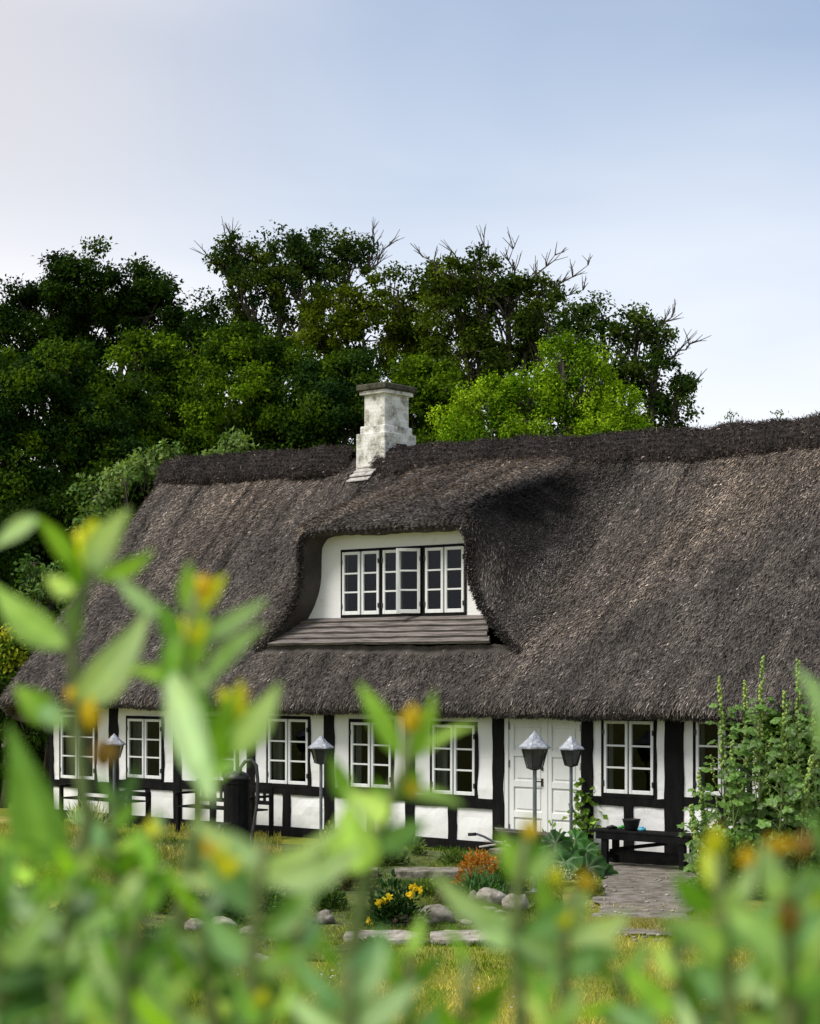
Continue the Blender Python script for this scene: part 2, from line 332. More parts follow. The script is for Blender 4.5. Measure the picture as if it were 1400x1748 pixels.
def sheet(name, pix, mat, z, wob=.12, sub=14, kind='structure', world=None):
    pts = world or [gp(x, y) for x, y in pix]
    loop = []
    for i, p in enumerate(pts):
        q = pts[(i + 1) % len(pts)]
        for k in range(sub):
            v = p.lerp(q, k / sub); loop.append(v + Vector((float(fnoise(v.x, v.y, 1.4, 4, 5)) * wob, float(fnoise(v.y, v.x, 1.4, 4, 6)) * wob, 0)))
    mb = MB(); mb.add([Vector((p.x, p.y, z)) for p in loop], [tuple(range(len(loop)))]); o = mb.build(name, mat, smooth=True); tag(o, kind=kind); return o
M['path'] = solid('worn_concrete_path', (.10, .085, .062), (.27, .245, .21), 5, .9, 1, 45, lo=.36, hi=.62, detail=12)
# garden bed of soil along the house, path leading to the bench
sheet('garden_bed', None, M['soil'], .008, world=[gp(-60, 1425), gp(250, 1432), gp(700, 1450), gp(930, 1462), gp(900, 1580), gp(560, 1640), gp(300, 1640), gp(180, 1530), gp(-60, 1500)])
sheet('path', None, M['path'], .014, world=[gp(960, 1468), gp(1225, 1485), gp(1195, 1530), gp(1185, 1560), gp(1150, 1596), gp(1000, 1592), gp(1020, 1540), gp(1030, 1500)])
# small stones on path
mb = MB()
for k in range(150):
    p = gp(random.uniform(975, 1200), random.uniform(1500, 1610)); r_ = random.uniform(.008, .03); mb.ball(p + Vector((0, 0, .014 + r_ * .3)), r_, 6, (1, .8, .5))
tag(mb.build('gravel', M['stone'], smooth=True), 'scattered small pebbles lying on the concrete path', 'gravel', kind='stuff')

# ------------------------------------------------------------------ the cottage
house = empty('thatched_cottage', (X0, Y0, 0), 'white half timbered cottage with dark thatched roof and dormer window', 'house', rz=-TH)
SL, SRT = -10.65, 9.0       # facade ends
EY, EZ, RY = -.55, 2.10, 3.3
_rs = [fac(p, RY) for p in (240, 300, 600, 720, 1000, 1200, 1400)]
_rz = [fz(p, q, RY) for p, q in ((240, 806), (300, 799), (600, 781), (720, 777), (1000, 764), (1200, 750), (1400, 729))]
def ridge_z(s): return np.interp(s, _rs + [12], _rz + [_rz[-1] - .05])
YL = .2
VL = (YL - EY) / (RY - EY)
sl_, sr_ = fac(506, YL), fac(813, YL); SC = (sl_ + sr_) / 2; HWD = (sr_ - sl_) / 2
HTOP = .05 + fz(650, 896, YL) - (EZ + VL * (ridge_z(SC) - EZ))
qs = np.linspace(0, 1, 200)
def bellw(q, inset=0.0):
    q = np.asarray(q, float)
    w_ = HWD + .85 * np.clip(1 - q / .62, 0, 1) ** 1.8
    w_ = w_ - .42 * (1 - np.sqrt(np.clip(1 - (np.clip(q - .80, 0, 1) / .2001) ** 2, 0, 1))) - .05 * q
    return w_ - inset
def roofbase(s, v):
    rz_ = ridge_z(s); return EY + v * (RY - EY), EZ + v * (rz_ - EZ), np.hypot(RY - EY, rz_ - EZ)
LAVG = float(np.hypot(RY - EY, ridge_z(SC) - EZ)); PHI = math.asin((float(ridge_z(SC)) - EZ) / LAVG)
VTOP = VL + HTOP * math.sin(PHI) / LAVG
def hoodh(s, v):
    """height of the dormer hood above the main slope, measured along the slope's normal"""
    s = np.asarray(s, float); v = np.asarray(v, float)
    q = np.clip((v - VL) / (VTOP - VL), 0, 1); A = HTOP * math.cos(PHI) * q
    back = np.clip((v - VTOP) / (.985 - VTOP), 0, 1)
    q0 = np.clip((v - VL) / (VTOP - VL), 0, 9) * HTOP * math.cos(PHI); a2 = HTOP * math.cos(PHI) * np.clip((1 - (v - VTOP) / (.985 - VTOP)), 0, 9)
    kk_ = .16; hh_ = np.clip(.5 + .5 * (a2 - q0) / kk_, 0, 1); A = a2 * (1 - hh_) + q0 * hh_ - kk_ * hh_ * (1 - hh_); A = np.maximum(A, 0)
    wv = HWD - .05 + .85 * np.clip(1 - q / .62, 0, 1) ** 1.8 - .35 * back
    d = np.abs(s - SC) - wv
    fl = .9
    G = np.clip(1 - d / fl, 0, 1); G = np.where(d <= 0, 1, G ** 2 * (3 - 2 * G) * .5 + .5 * G ** 3)
    return np.where(v > VL, A * G, 0)
def tup(s):
    """lower edge of the upper thatch: the bell shaped lip of the dormer, elsewhere VL"""
    d = np.abs(np.asarray(s, float) - SC); ws = bellw(qs)[::-1]; q = np.interp(d, ws, qs[::-1], left=1, right=0)
    return VL + q * (VTOP - VL)
def lump(s, t):
    return .035 * fnoise(s, t * .5, .8, 3, 1) + .016 * fnoise(s, t * .4, 5, 3, 2) - .05 * np.exp(-((fnoise(s, t * .08, 1.1, 2, 12)) / .06) ** 2) * np.clip((t - 1.6) / 3, 0, 1)
def roofP(s, v):
    y, z, L = roofbase(s, v); ph = np.arctan2(ridge_z(s) - EZ, RY - EY)
    h = hoodh(s, v) + lump(s, v * L)
    # rounded verge on the left end and rounded eave
    e = np.clip((s - (SL - .92 + .20 * v)) / .35, 0, 1); h = h - .28 * (1 - np.sqrt(1 - (1 - e) ** 2))
    e = np.clip(v * L / .22, 0, 1); h = h - .10 * (1 - np.sqrt(1 - (1 - e) ** 2))
    return np.stack([s + 0 * v, y - h * np.sin(ph), z + h * np.cos(ph)], -1)
sL = SL - .92
scol = np.unique(np.concatenate([np.linspace(sL, 9.6, 330), SC - HWD + np.linspace(-.95, .5, 90), SC + HWD + np.linspace(-.5, .95, 90)]))
def sfix(S, V): return np.maximum(S, sL + .20 * V)    # the ridge end is set back
V_, Q_ = [], []; nV = 0
def addgrid(P):
    global nV
    a, b = P.shape[:2]; V_.append(P.reshape(-1, 3)); Q_.append(gridfaces(b, a) + nV); nV += a * b
U = np.linspace(0, 1, 90)[:, None]
tu = tup(scol)[None, :]
S2 = np.broadcast_to(scol[None, :], (90, len(scol)))
VV = tu + U * (1 - tu); addgrid(roofP(sfix(S2, VV), VV))           # upper part
U2 = np.linspace(0, 1, 26)[:, None]; S3 = np.broadcast_to(scol[None, :], (26, len(scol)))
VV = U2 * np.where(tu > VL + .01, VL + .008, VL); addgrid(roofP(sfix(S3, VV), VV))             # lower part
# eave butt: curl under
E0 = roofP(scol, 0 * scol)
rows = [E0]
for dy, dz in ((.0, -.04), (.04, -.08), (.12, -.11), (.3, -.08), (.75, .18)):
    rr = E0.copy(); rr[:, 1] += dy; rr[:, 2] += dz; rows.append(rr + np.stack([0 * scol, 0 * scol, .008 * fnoise(scol, scol * 0, 9, 3, 4)], -1))
addgrid(np.stack(rows))
# back slope
vb = np.linspace(0, 1, 12)[:, None]; sb = np.linspace(sL + .20, 9.6, 60)[None, :]
addgrid(np.stack([sb + 0 * vb, RY + (7.2 - RY) * vb + 0 * sb, ridge_z(sb) + (EZ - .2 - ridge_z(sb)) * vb], -1))
# left verge butt
vv = np.linspace(0, 1, 40); Pv = roofP(sL + .20 * vv, vv)
rows = [Pv]
for dx, dn in ((-.03, -.08), (0, -.2), (.15, -.30), (1.1, -.33)):
    rr = Pv.copy(); rr[:, 0] += dx; rr[:, 1] += dn * -.72 * 1; rr[:, 2] += dn * .69; rows.append(rr)
addgrid(np.stack(rows))
# dormer lip: from the outer bell curve round to the soffit, back to the dormer wall
YD = .60
kq = np.concatenate([qs[:-1:2], [1.0]])
def bell_curve(inset, ztopdrop):
    w_ = bellw(kq); zb = kq * HTOP
    left = np.stack([SC - w_, zb], -1); top = np.stack([np.linspace(SC - w_[-1], SC + w_[-1], 24)[1:-1], np.full(22, HTOP)], -1); right = np.stack([SC + w_, zb], -1)[::-1]
    c = np.concatenate([left, top, right]); d = np.gradient(c, axis=0); nn = np.stack([d[:, 1], -d[:, 0]], -1); nn /= np.linalg.norm(nn, axis=1)[:, None] + 1e-9
    return c, nn
bc, bn = bell_curve(0, 0)
zr0 = EZ + VL * (ridge_z(bc[:, 0]) - EZ)
lipout = roofP(bc[:, 0], VL + bc[:, 1] / HTOP * (VTOP - VL))
rows = [lipout]
for off, yb in ((.03, -.04), (.07, -.05), (.10, -.02), (.12, .06), (.13, .3), (.14, YD - YL + .12)):
    s_ = bc[:, 0] + bn[:, 0] * off; z_ = lipout[:, 2] + bn[:, 1] * off
    rows.append(np.stack([s_, lipout[:, 1] + yb + 0 * s_, z_ + .006 * fnoise(s_, z_, 9, 2, 3)], -1))
rows = np.stack(rows); addgrid(rows)
inner = rows[-1]
V_ = np.concatenate(V_); Q_ = np.concatenate(Q_)
base_tint = np.ones((len(V_), 3)) * .55
def stain_shade_f(s, v):
    """damp and painted-in flank shade beside the hood, algae run-off streaks under the ridge"""
    st = 1.15 * np.exp(-np.abs((s - (SC + HWD - .12 + .9 * (v - .6))) / .50) ** 2.4 - np.abs((v - .66) / .25) ** 2.4) * (1.0 + .45 * fnoise(s, v * 5, 1.5, 3, 6))  # dark patch by the hood: mostly flank shade put into the tint, some damp
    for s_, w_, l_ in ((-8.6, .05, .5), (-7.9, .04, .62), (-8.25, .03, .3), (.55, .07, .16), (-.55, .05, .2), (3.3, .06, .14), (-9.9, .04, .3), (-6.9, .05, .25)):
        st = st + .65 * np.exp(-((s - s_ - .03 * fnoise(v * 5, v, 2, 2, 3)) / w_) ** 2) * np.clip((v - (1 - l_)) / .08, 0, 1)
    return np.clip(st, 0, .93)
_bs = S2.ravel(); _bv = (tu + U * (1 - tu)).ravel(); base_tint[:len(_bs)] *= (1 - stain_shade_f(_bs, _bv))[:, None]
# reed ends: a layer of short stubs all over the front slope
def stubs(P, D, Nn, L, Wd, tint):
    n = len(P); side = np.cross(D, Nn); side /= np.linalg.norm(side, axis=1)[:, None] + 1e-9
    a = P - side * Wd[:, None] / 2; b = P + side * Wd[:, None] / 2
    c = P + D * L[:, None] + side * Wd[:, None] * .35; d = P + D * L[:, None] - side * Wd[:, None] * .35
    V = np.stack([a, b, c, d], 1).reshape(-1, 3); Q = np.arange(4 * n).reshape(n, 4)
    return V, Q, np.repeat(tint, 4, 0)
NS = 360000
s = RS.uniform(sL, 7.5, NS); v = RS.rand(NS) * 1.0
tl = tup(s); keep = (v < VL) | (v > tl); s, v = sfix(s[keep], v[keep]), v[keep]
# extra on the steep flanks of the hood
s2 = SC + np.sign(RS.rand(60000) - .5) * (HWD + RS.uniform(-.2, 1.0, 60000)); v2 = RS.uniform(VL, .95, 60000); k2 = v2 > tup(s2); s = np.concatenate([s, s2[k2]]); v = np.concatenate([v, v2[k2]])
P = roofP(s, v); e = .01
Pu = roofP(s + e, v) - P; Pv2 = P - roofP(s, v + e); Nn = np.cross(Pv2, Pu); Nn /= np.linalg.norm(Nn, axis=1)[:, None]; Nn[Nn[:, 2] < 0] *= -1
D = Pv2 / np.linalg.norm(Pv2, axis=1)[:, None]
n = len(P); D = D + RS.normal(0, .16, (n, 3)) + Nn * RS.uniform(.02, .5, n)[:, None]; D /= np.linalg.norm(D, axis=1)[:, None]
big = 1 + .28 * fnoise(s, v * 5.6, .9, 4, 5) + .30 * fnoise(s, v * .9, 3.5, 3, 15)
stain_shade = stain_shade_f(s, v)
warm = np.clip((v - .35) * 1.3 + .6 * fnoise(s, v * 4, .5, 3, 8), 0, 1)
br_ = np.exp(RS.normal(-.02, .48, n)) * np.clip(big, .35, 1.8) * (.88 + .9 * warm)
br_ = br_ * np.where(RS.rand(n) < .06, 1.9, 1) * (1 - stain_shade)
tint = np.stack([br_ * (1 + .10 * warm), br_ * (1 + .02 * warm), br_ * (1.0 - .10 * warm)], -1)
wig = RS.normal(0, .3, n); Nj = Nn + D * 0; Nj = Nn + np.stack([wig, RS.normal(0, .3, n), RS.normal(0, .3, n)], -1)
SV, SQ, SCc = stubs(P - Nn * .01, D, Nj, RS.uniform(.05, .12, n), RS.uniform(.006, .014, n), tint)
# lip and eave fringes
ii = RS.randint(0, len(bc), 9000); jj = RS.randint(0, 4, 9000); Pl = rows[jj, ii] + RS.normal(0, .012, (9000, 3))
Dl = np.stack([RS.normal(0, .3, 9000), -np.ones(9000) * .9, RS.normal(-.35, .3, 9000)], -1); Dl /= np.linalg.norm(Dl, axis=1)[:, None]
t3 = np.exp(RS.normal(-.6, .5, 9000))[:, None] * np.ones(3); a3 = stubs(Pl, Dl, RS.normal(0, 1, (9000, 3)), RS.uniform(.03, .07, 9000), RS.uniform(.008, .016, 9000), t3)
n4 = 22000; s4 = RS.uniform(sL, 7.5, n4); E4 = roofP(s4, 0 * s4); k4 = RS.rand(n4); E4[:, 1] += .1 * k4; E4[:, 2] -= .10 * k4 ** .8
D4 = np.stack([RS.normal(0, .2, n4), -np.ones(n4) * .7, RS.normal(-.75, .25, n4)], -1); D4 /= np.linalg.norm(D4, axis=1)[:, None]
t4 = np.exp(RS.normal(.1, .5, n4))[:, None] * np.ones(3); a4 = stubs(E4, D4, RS.normal(0, 1, (n4, 3)), RS.uniform(.03, .06, n4), RS.uniform(.009, .018, n4), t4)
allV, allQ, allC = [V_], [Q_], [base_tint]; o_ = len(V_)
for a in ((SV, SQ, SCc), a3, a4):
    allV.append(a[0]); allQ.append(a[1] + o_); allC.append(a[2]); o_ += len(a[0])
npmesh('thatch', np.concatenate(allV), np.concatenate(allQ), M['thatch'], house, np.concatenate(allC), smooth=False)

# heather ridging rolls
def ridge_roll(s0, s1, nm='ridge_roll'):
    m = int((s1 - s0) / .06); ss = np.linspace(s0, s1, m); ang = np.linspace(R(-25), R(205), 20)
    endr = np.minimum(1, np.sqrt(np.clip(1 - (1 - np.clip((ss - s0) / .35, 0, 1)) ** 2, 0.02, 1)) * .4 + .6)
    endr = endr * np.where(ss > s1 - .25, np.sqrt(np.clip((s1 - ss) / .25, 0, 1)) * .4 + .6, 1)
    A, S = np.meshgrid(ang, ss); wob = 1 + .08 * fnoise(S, A * .5, 2.0, 3, 7) + .03 * fnoise(S, A, 8, 3, 2)
    ry_, rz_ =   .34 * wob * endr[:, None], .20 * wob * endr[:, None]
    cz = ridge_z(S) - .03 + .04 * fnoise(S, 0 * S, 1.1, 3, 9)
    Y = RY + ry_ * np.cos(A); Z = cz + rz_ * np.sin(A) - .26 * np.abs(np.cos(A)) ** 2
    P = np.stack([S, Y, Z], -1); V = P.reshape(-1, 3); Q = gridfaces(20, m)
    n = len(V); V = np.concatenate([V, P[0], P[-1]]); cc0 = P[0].mean(0); cc1 = P[-1].mean(0)
    V = np.concatenate([V, [cc0, cc1]]); n0 = n; n1 = n + 20; c0 = n + 40; c1 = n + 41
    q2 = [(n0 + i, n0 + i + 1, c0, c0) for i in range(19)] + [(n1 + i + 1, n1 + i, c1, c1) for i in range(19)]
    cnt = int((s1 - s0) * 5000); i1 = RS.randint(0, m, cnt); i2 = RS.randint(8, 20, cnt)
    Pp = P[i1, i2] + RS.normal(0, .02, (cnt, 3)); rad = Pp - np.stack([Pp[:, 0], np.full(cnt, RY), ridge_z(Pp[:, 0])], -1); rad /= np.linalg.norm(rad, axis=1)[:, None] + 1e-9
    Dd = rad * .35 + np.stack([RS.normal(0, .6, cnt), RS.normal(-.2, .4, cnt), RS.normal(-.3, .4, cnt)], -1); Dd /= np.linalg.norm(Dd, axis=1)[:, None]
    tt = (np.exp(RS.normal(.05, .6, cnt)) * np.where(RS.rand(cnt) < .03, 4, 1))[:, None] * np.array([1.05, 1, .98])
    sv, sq, scc = stubs(Pp, Dd, RS.normal(0, 1, (cnt, 3)), RS.uniform(.025, .065, cnt), RS.uniform(.005, .012, cnt), tt)
    o = npmesh(nm, np.concatenate([V, sv]), np.concatenate([Q, sq + len(V)]), M['heather'], house, np.concatenate([np.ones((len(V), 3)) * .6, scc]))
    return o
sc0, sc1 = fac(604, RY - .5), fac(638, RY - .5)
ridge_roll(sL + .25, fac(604, RY)); ridge_roll(fac(648, RY), 9.4)

# chimney : nearest corner at pixel column 657
cw, cd, RC = .66, .84, RY + .18
scn = fac(657, RC - cd / 2)           # right-front corner
cxm = scn - cw / 2
zt = lambda py: CAMZ + (HY - py) / F * (Y0 - scn * ST + (RC - cd / 2) * CT)
mb = MB()
mb.box(scn - cw, scn, RC - cd / 2, RC + cd / 2, zt(806), zt(736), .012)
mb.box(scn - cw + .05, scn - .045, RC - cd / 2 + .05, RC + cd / 2 - .05, zt(737), zt(723), .012)
mb.box(scn - cw + .10, scn - .085, RC - .32, RC + .32, zt(726), zt(668), .01)
ch = mb.build('chimney', M['brick'], house)
mb = MB(); mb.box(scn - cw + .04, scn - .03, RC - .38, RC + .38, zt(669), zt(662), .008); o = mb.build('chimney_collar', M['brick'], ch)
mb = MB(); mb.box(scn - cw, scn + .02, RC - .43, RC + .43, zt(661.5), zt(652), .015, .008); mb.build('chimney_cap', M['lichen'], ch)
# small soot door opening above the ridge roll, and the leaf sprout on the cap
mb = MB(); mb.box(scn - .03, scn + .006, RC - .12, RC + .16, zt(765), zt(754)); mb.build('soot_opening', M['dark'], ch)
# pale slates stepping down the slope below the chimney
for k in range(5):
    px_, py_ = 622 - k * 9.5, 797 + k * 6.2
    v_ = .958 - k * .020; L_ = .62
    sC = fac(621 - k * 8, RY - .4 - k * .1)
    p = roofP(np.array(sC - .05), np.array(v_)); mb = MB()
    y, z = float(p[1]) - .02, float(p[2]) + .07
    mb.add([(sC - .26, y, z), (sC + .24, y, z + .01), (sC + .22, y + .13, z + .09), (sC - .22, y + .13, z + .08), (sC - .26, y, z - .02), (sC + .24, y, z - .01), (sC + .22, y + .13, z + .065), (sC - .22, y + .13, z + .055)],
           [(0, 1, 2, 3), (4, 7, 6, 5), (0, 4, 5, 1), (1, 5, 6, 2), (2, 6, 7, 3), (3, 7, 4, 0)])
    mb.build('slate', M['slate'], house)

# dormer wall (filled bell shape) with opening for the window
dw = empty; 
s0w, s1w = fac(583, YD), fac(797, YD); z0w, z1w = fz(690, 1049, YD), fz(690, 933, YD)
zbase = fz(675, 1054, YD)
o_in = inner; pts = [(float(a[0]), float(a[2])) for a in o_in]
def wallband(sg):
    # columns from the window edge outwards, from zbase to the soffit curve
    pass
topz = np.array([p[1] for p in pts]) + .04; sarr = np.array([p[0] for p in pts])
order = np.argsort(sarr); 
def soff(s_): # highest soffit height at this s
    m = np.abs(sarr - s_) < .06
    return float(topz[m].max()) if m.any() else zbase
mb = MB(); ss_ = list(np.linspace(sarr.min(), s0w, 26)) ; ss2 = list(np.linspace(s0w, s1w, 30)); ss3 = list(np.linspace(s1w, sarr.max(), 26))
def strip(sa, zb):
    for a, b in zip(sa[:-1], sa[1:]):
        za, zb2 = max(soff(a), zb + .001), max(soff(b), zb + .001)
        mb.add([(a, YD, zb), (b, YD, zb), (b, YD, zb2), (a, YD, za), (a, YD + .15, zb), (b, YD + .15, zb), (b, YD + .15, zb2), (a, YD + .15, za)],
               [(0, 1, 2, 3), (5, 4, 7, 6), (0, 4, 5, 1), (3, 2, 6, 7)])
strip(ss_, zbase); strip(ss2, z1w); strip(ss3, zbase)
for x in (s0w, s1w): mb.add([(x, YD, zbase), (x, YD, z1w), (x, YD + .15, z1w), (x, YD + .15, zbase)], [(0, 1, 2, 3)])
dwall = mb.build('dormer_wall', M['wall'], house)
# dark attic behind the dormer window
mb = MB(); a0, a1, b0, b1, h0, h1 = s0w - .5, s1w + .5, YD + .16, YD + 1.7, zbase - .05, z1w + .2
mb.add([(a0, b0, h0), (a1, b0, h0), (a1, b1, h0), (a0, b1, h0), (a0, b0, h1), (a1, b0, h1), (a1, b1, h1 + .3), (a0, b1, h1 + .3)], [(0, 1, 2, 3), (4, 7, 6, 5), (1, 2, 6, 5), (2, 3, 7, 6), (3, 0, 4, 7)])
mb.build('attic_room', M['dark'], dwall)
# weatherboards under the dormer window
yb0, zb0 = YL - .06, fz(650, 1101, YL - .06); zb1 = zbase - .005
for k in range(5):
    a, b = k / 5, (k + 1) / 5
    L0, R0 = fac(462, YL) , fac(840, YL); L1, R1 = fac(522, YD), fac(832, YD)
    def P_(t, e, lift):
        s_ = (L0 + (L1 - L0) * t) if e == 0 else (R0 + (R1 - R0) * t)
        return (s_, yb0 + (YD - yb0) * t - lift * .6, zb0 + (zb1 - zb0) * t + lift * .75)
    mb = MB(); t2 = min(1, b + .03); j = random.uniform(-.02, .02)
    NSG = 14; vs = []
    for q in range(NSG + 1):
        f = q / NSG
        for (t, lift) in ((a, .06), (t2, .02), (t2, -.01), (a, .012)):
            A_, B_ = Vector(P_(t, 0, lift)), Vector(P_(t, 1, lift)); pt = A_.lerp(B_, f); pt.z += .006 * float(fnoise(f * 9 + k, k, 1, 3, k)); pt.x += j; vs.append(pt)
    fs = [(4 * q + i, 4 * q + (i + 1) % 4, 4 * q + 4 + (i + 1) % 4, 4 * q + 4 + i) for q in range(NSG) for i in range(4)] + [(0, 3, 2, 1), (4 * NSG, 4 * NSG + 1, 4 * NSG + 2, 4 * NSG + 3)]
    mb.add(vs, fs); mb.build('weatherboard', M['greywood'], house)

# casement windows
def casement(parent, s0, s1, z0, z1, y, rows_=3, ang=0.0, hinge='l', st=.042):
    w_ = s1 - s0; hx = s0 if hinge == 'l' else s1; sg = 1 if hinge == 'l' else -1
    mb = MB(); x0, x1 = (0, w_) if sg == 1 else (-w_, 0)
    h = z1 - z0; y0_, y1_ = -.022, .022
    mb.box(x0, x0 + st, y0_, y1_, 0, h, .004); mb.box(x1 - st, x1, y0_, y1_, 0, h, .004)
    mb.box(x0 + st, x1 - st, y0_ + .001, y1_, 0, st * 1.25, .004); mb.box(x0 + st, x1 - st, y0_ + .001, y1_, h - st, h, .004)
    for k in range(1, rows_):
        zc = st * 1.25 + (h - st * 2.25) * k / rows_; mb.box(x0 + st, x1 - st, y0_ + .003, y1_ - .004, zc - .013, zc + .013, .003)
    c = mb.build('casement', M['white'], parent, loc=(hx, y, z0)); c.rotation_euler = (0, 0, ang)
    g_ = MB(); g_.add([(x0 + st, .004, st), (x1 - st, .004, st), (x1 - st, .004, h - st), (x0 + st, .004, h - st)], [(0, 1, 2, 3)])
    gg = g_.build('glass', M['glass'], parent, loc=(hx, y, z0)); gg.rotation_euler = (0, 0, ang)
    # iron hinges
    for zz in (h * .14, h * .84):
        hm = MB(); hm.box(-.012, .012, -.036, -.024, zz - .035, zz + .035)
        hh = hm.build('hinge', M['iron'], parent, loc=(hx, y, z0)); hh.rotation_euler = (0, 0, ang)
def window(px0, px1, py0, py1, curtain=False):
    pxm = (px0 + px1) / 2; s0, s1 = fac(px0), fac(px1); z0, z1 = fz(pxm, py1), fz(pxm, py0); fr = .045
    mb = MB()
    mb.box(s0 - fr, s0, -.015, .10, z0 - fr, z1 + fr); mb.box(s1, s1 + fr, -.015, .10, z0 - fr, z1 + fr)
    mb.box(s0, s1, -.014, .10, z1, z1 + fr); mb.box(s0, s1, -.03, .10, z0 - fr, z0)
    m_ = (s0 + s1) / 2; mb.box(m_ - .014, m_ + .014, .0, .06, z0, z1)
    wf = mb.build('window', M['tar'], house)
    j = random.uniform(-.03, .03)
    casement(wf, s0 + .004, m_ - .012, z0 + .004, z1 - .004, -.004, hinge='l', ang=0)
    casement(wf, m_ + .012, s1 - .004, z0 + .004, z1 - .004, -.004, hinge='r', ang=0)
    if curtain:
        n_ = 14
        for (c0, c1) in ((s0, s0 + .13), (s1 - .13, s1)):
            mc = MB(); vs = []
            for q in range(n_ + 1):
                f = c0 + (c1 - c0) * q / n_; yy = .16 + .02 * math.sin(q * 1.9); vs += [(f, yy, z0), (f, yy, z1)]
            mc.add(vs, [(2 * q, 2 * q + 2, 2 * q + 3, 2 * q + 1) for q in range(n_)])
            mc.build('curtain', M['curtain'], wf)
    return (s0 - fr, s1 + fr, z0 - fr, z1 + fr)
opens = []
for i, (a, b, t, bt) in enumerate(((105, 163, 1220, 1330), (219, 277, 1227, 1329), (347, 404, 1228, 1333), (459, 527, 1227, 1339), (600, 669, 1233, 1345), (739, 812, 1237, 1357), (1032, 1117, 1230, 1356), (1189, 1279, 1230, 1359))):
    opens.append(window(a, b, t, bt, curtain=i in (1, 3, 5)))
# one more window beyond the frame
opens.append(window(1440, 1545, 1232, 1362))
# dormer window: black frame, six casements, the fourth swung open
mb = MB(); fr = .035
mb.box(s0w, s1w, YD - .02, YD + .1, z0w - .03, z0w + .0); mb.box(s0w, s1w, YD - .02, YD + .1, z1w - fr, z1w)
mb.box(s0w, s0w + .022, YD - .019, YD + .1, z0w, z1w - fr); mb.box(s1w - .022, s1w, YD - .019, YD + .1, z0w, z1w - fr)
edges = [fac(p, YD) for p in (585, 617, 650, 652.5, 690, 721, 727, 760, 794)]
for p in ((651.5), (723.5)):
    x = fac(p, YD); mb.box(x - .035, x + .035, YD - .012, YD + .1, z0w, z1w - fr)
for p in (617.5, 687, 759.5):
    x = fac(p, YD); mb.box(x - .013, x + .013, YD + .0, YD + .06, z0w, z1w - fr)
dwin = mb.build('dormer_window', M['tar'], house)
def cs(pa, pb, hg, ang=0): casement(dwin, fac(pa, YD), fac(pb, YD), z0w + .012, z1w - fr - .006, YD - .008 - (.02 if ang else 0), 3, ang, hg, .046)
cs(586, 616.3, 'l'); cs(618.8, 648.5, 'r'); cs(655, 685.8, 'l'); cs(688, 719.5, 'r', R(40)); cs(727.5, 758.3, 'l'); cs(760.7, 793.5, 'r')

# double door
ds0, dsm, ds1 = fac(868), fac(932.5), fac(992); dz0, dz1 = .07, 2.0
def leaf(s0, s1, hg):
    mb = MB(); w_ = s1 - s0; mb.box(s0 + .004, s1 - .004, .035, .07, dz0, dz1)
    st = .085
    mb.box(s0 + .004, s0 + st, .012, .036, dz0, dz1, .004); mb.box(s1 - st, s1 - .004, .012, .036, dz0, dz1, .004)
    zs = [dz0, .52, .56 + .0, .95, 1.40, 1.86]
    rails = [(dz0, dz0 + .14), (.50, .59), (.93, 1.02), (1.36, 1.45), (1.80, dz1)]
    for a, b in rails: mb.box(s0 + st, s1 - st, .0125, .036, a, b, .004)
    for (a, b) in zip(rails[:-1], rails[1:]):
        mb.box(s0 + st + .03, s1 - st - .03, .024, .036, a[1] + .03, b[0] - .03, .008)
    return mb.build('door_leaf', M['doorpaint'], house)
leaf(ds0, dsm, 'l'); dl2 = leaf(dsm, ds1, 'r'); dl1 = dl2
mb = MB(); mb.box(fac(862), ds0, -.01, .1, .03, 2.03, .004); mb.box(ds1, ds1 + .03, -.01, .1, .03, 2.03); mb.box(ds0, ds1, -.008, .1, dz1 + .004, 2.05)
mb.build('door_frame', M['doorpaint'], house)
mb = MB(); mb.box(dsm - .022, dsm + .022, .0, .014, dz0, dz1, .004); mb.build('cover_strip', M['doorpaint'], house)
hs = fac(925); mb = MB()
hz = fz(925, 1334)
mb.box(hs - .02, hs + .02, -.0, .014, hz - .07, hz + .04, .004); mb.tube([(hs, .0, hz), (hs, -.045, hz), (hs - .10, -.05, hz)], .010, 7)
mb.lathe([(.022, -.005), (.022, .006)], (hs, .004, hz + .17), 10); mb.box(hs - .022, hs + .022, -.004, .012, hz + .15, hz + .195, .006)
mb.build('door_handle', M['brass'], house)
for (x, zz) in ((ds0 + .01, .35), (ds0 + .01, 1.25), (ds0 + .01, 1.78), (ds1 - .01, .35), (ds1 - .01, 1.25), (ds1 - .01, 1.78)):
    mb = MB(); mb.tube([(x, .004, zz - .05), (x, .004, zz + .05)], .011, 7); mb.build('door_hinge', M['steel'], house)
mb = MB(); mb.box(fac(858), fac(996), -.32, .0, -.03, .07, .012); mb.build('doorstep', M['greystone'], house)
opens.append((fac(862), ds1 + .03, .0, 2.05))

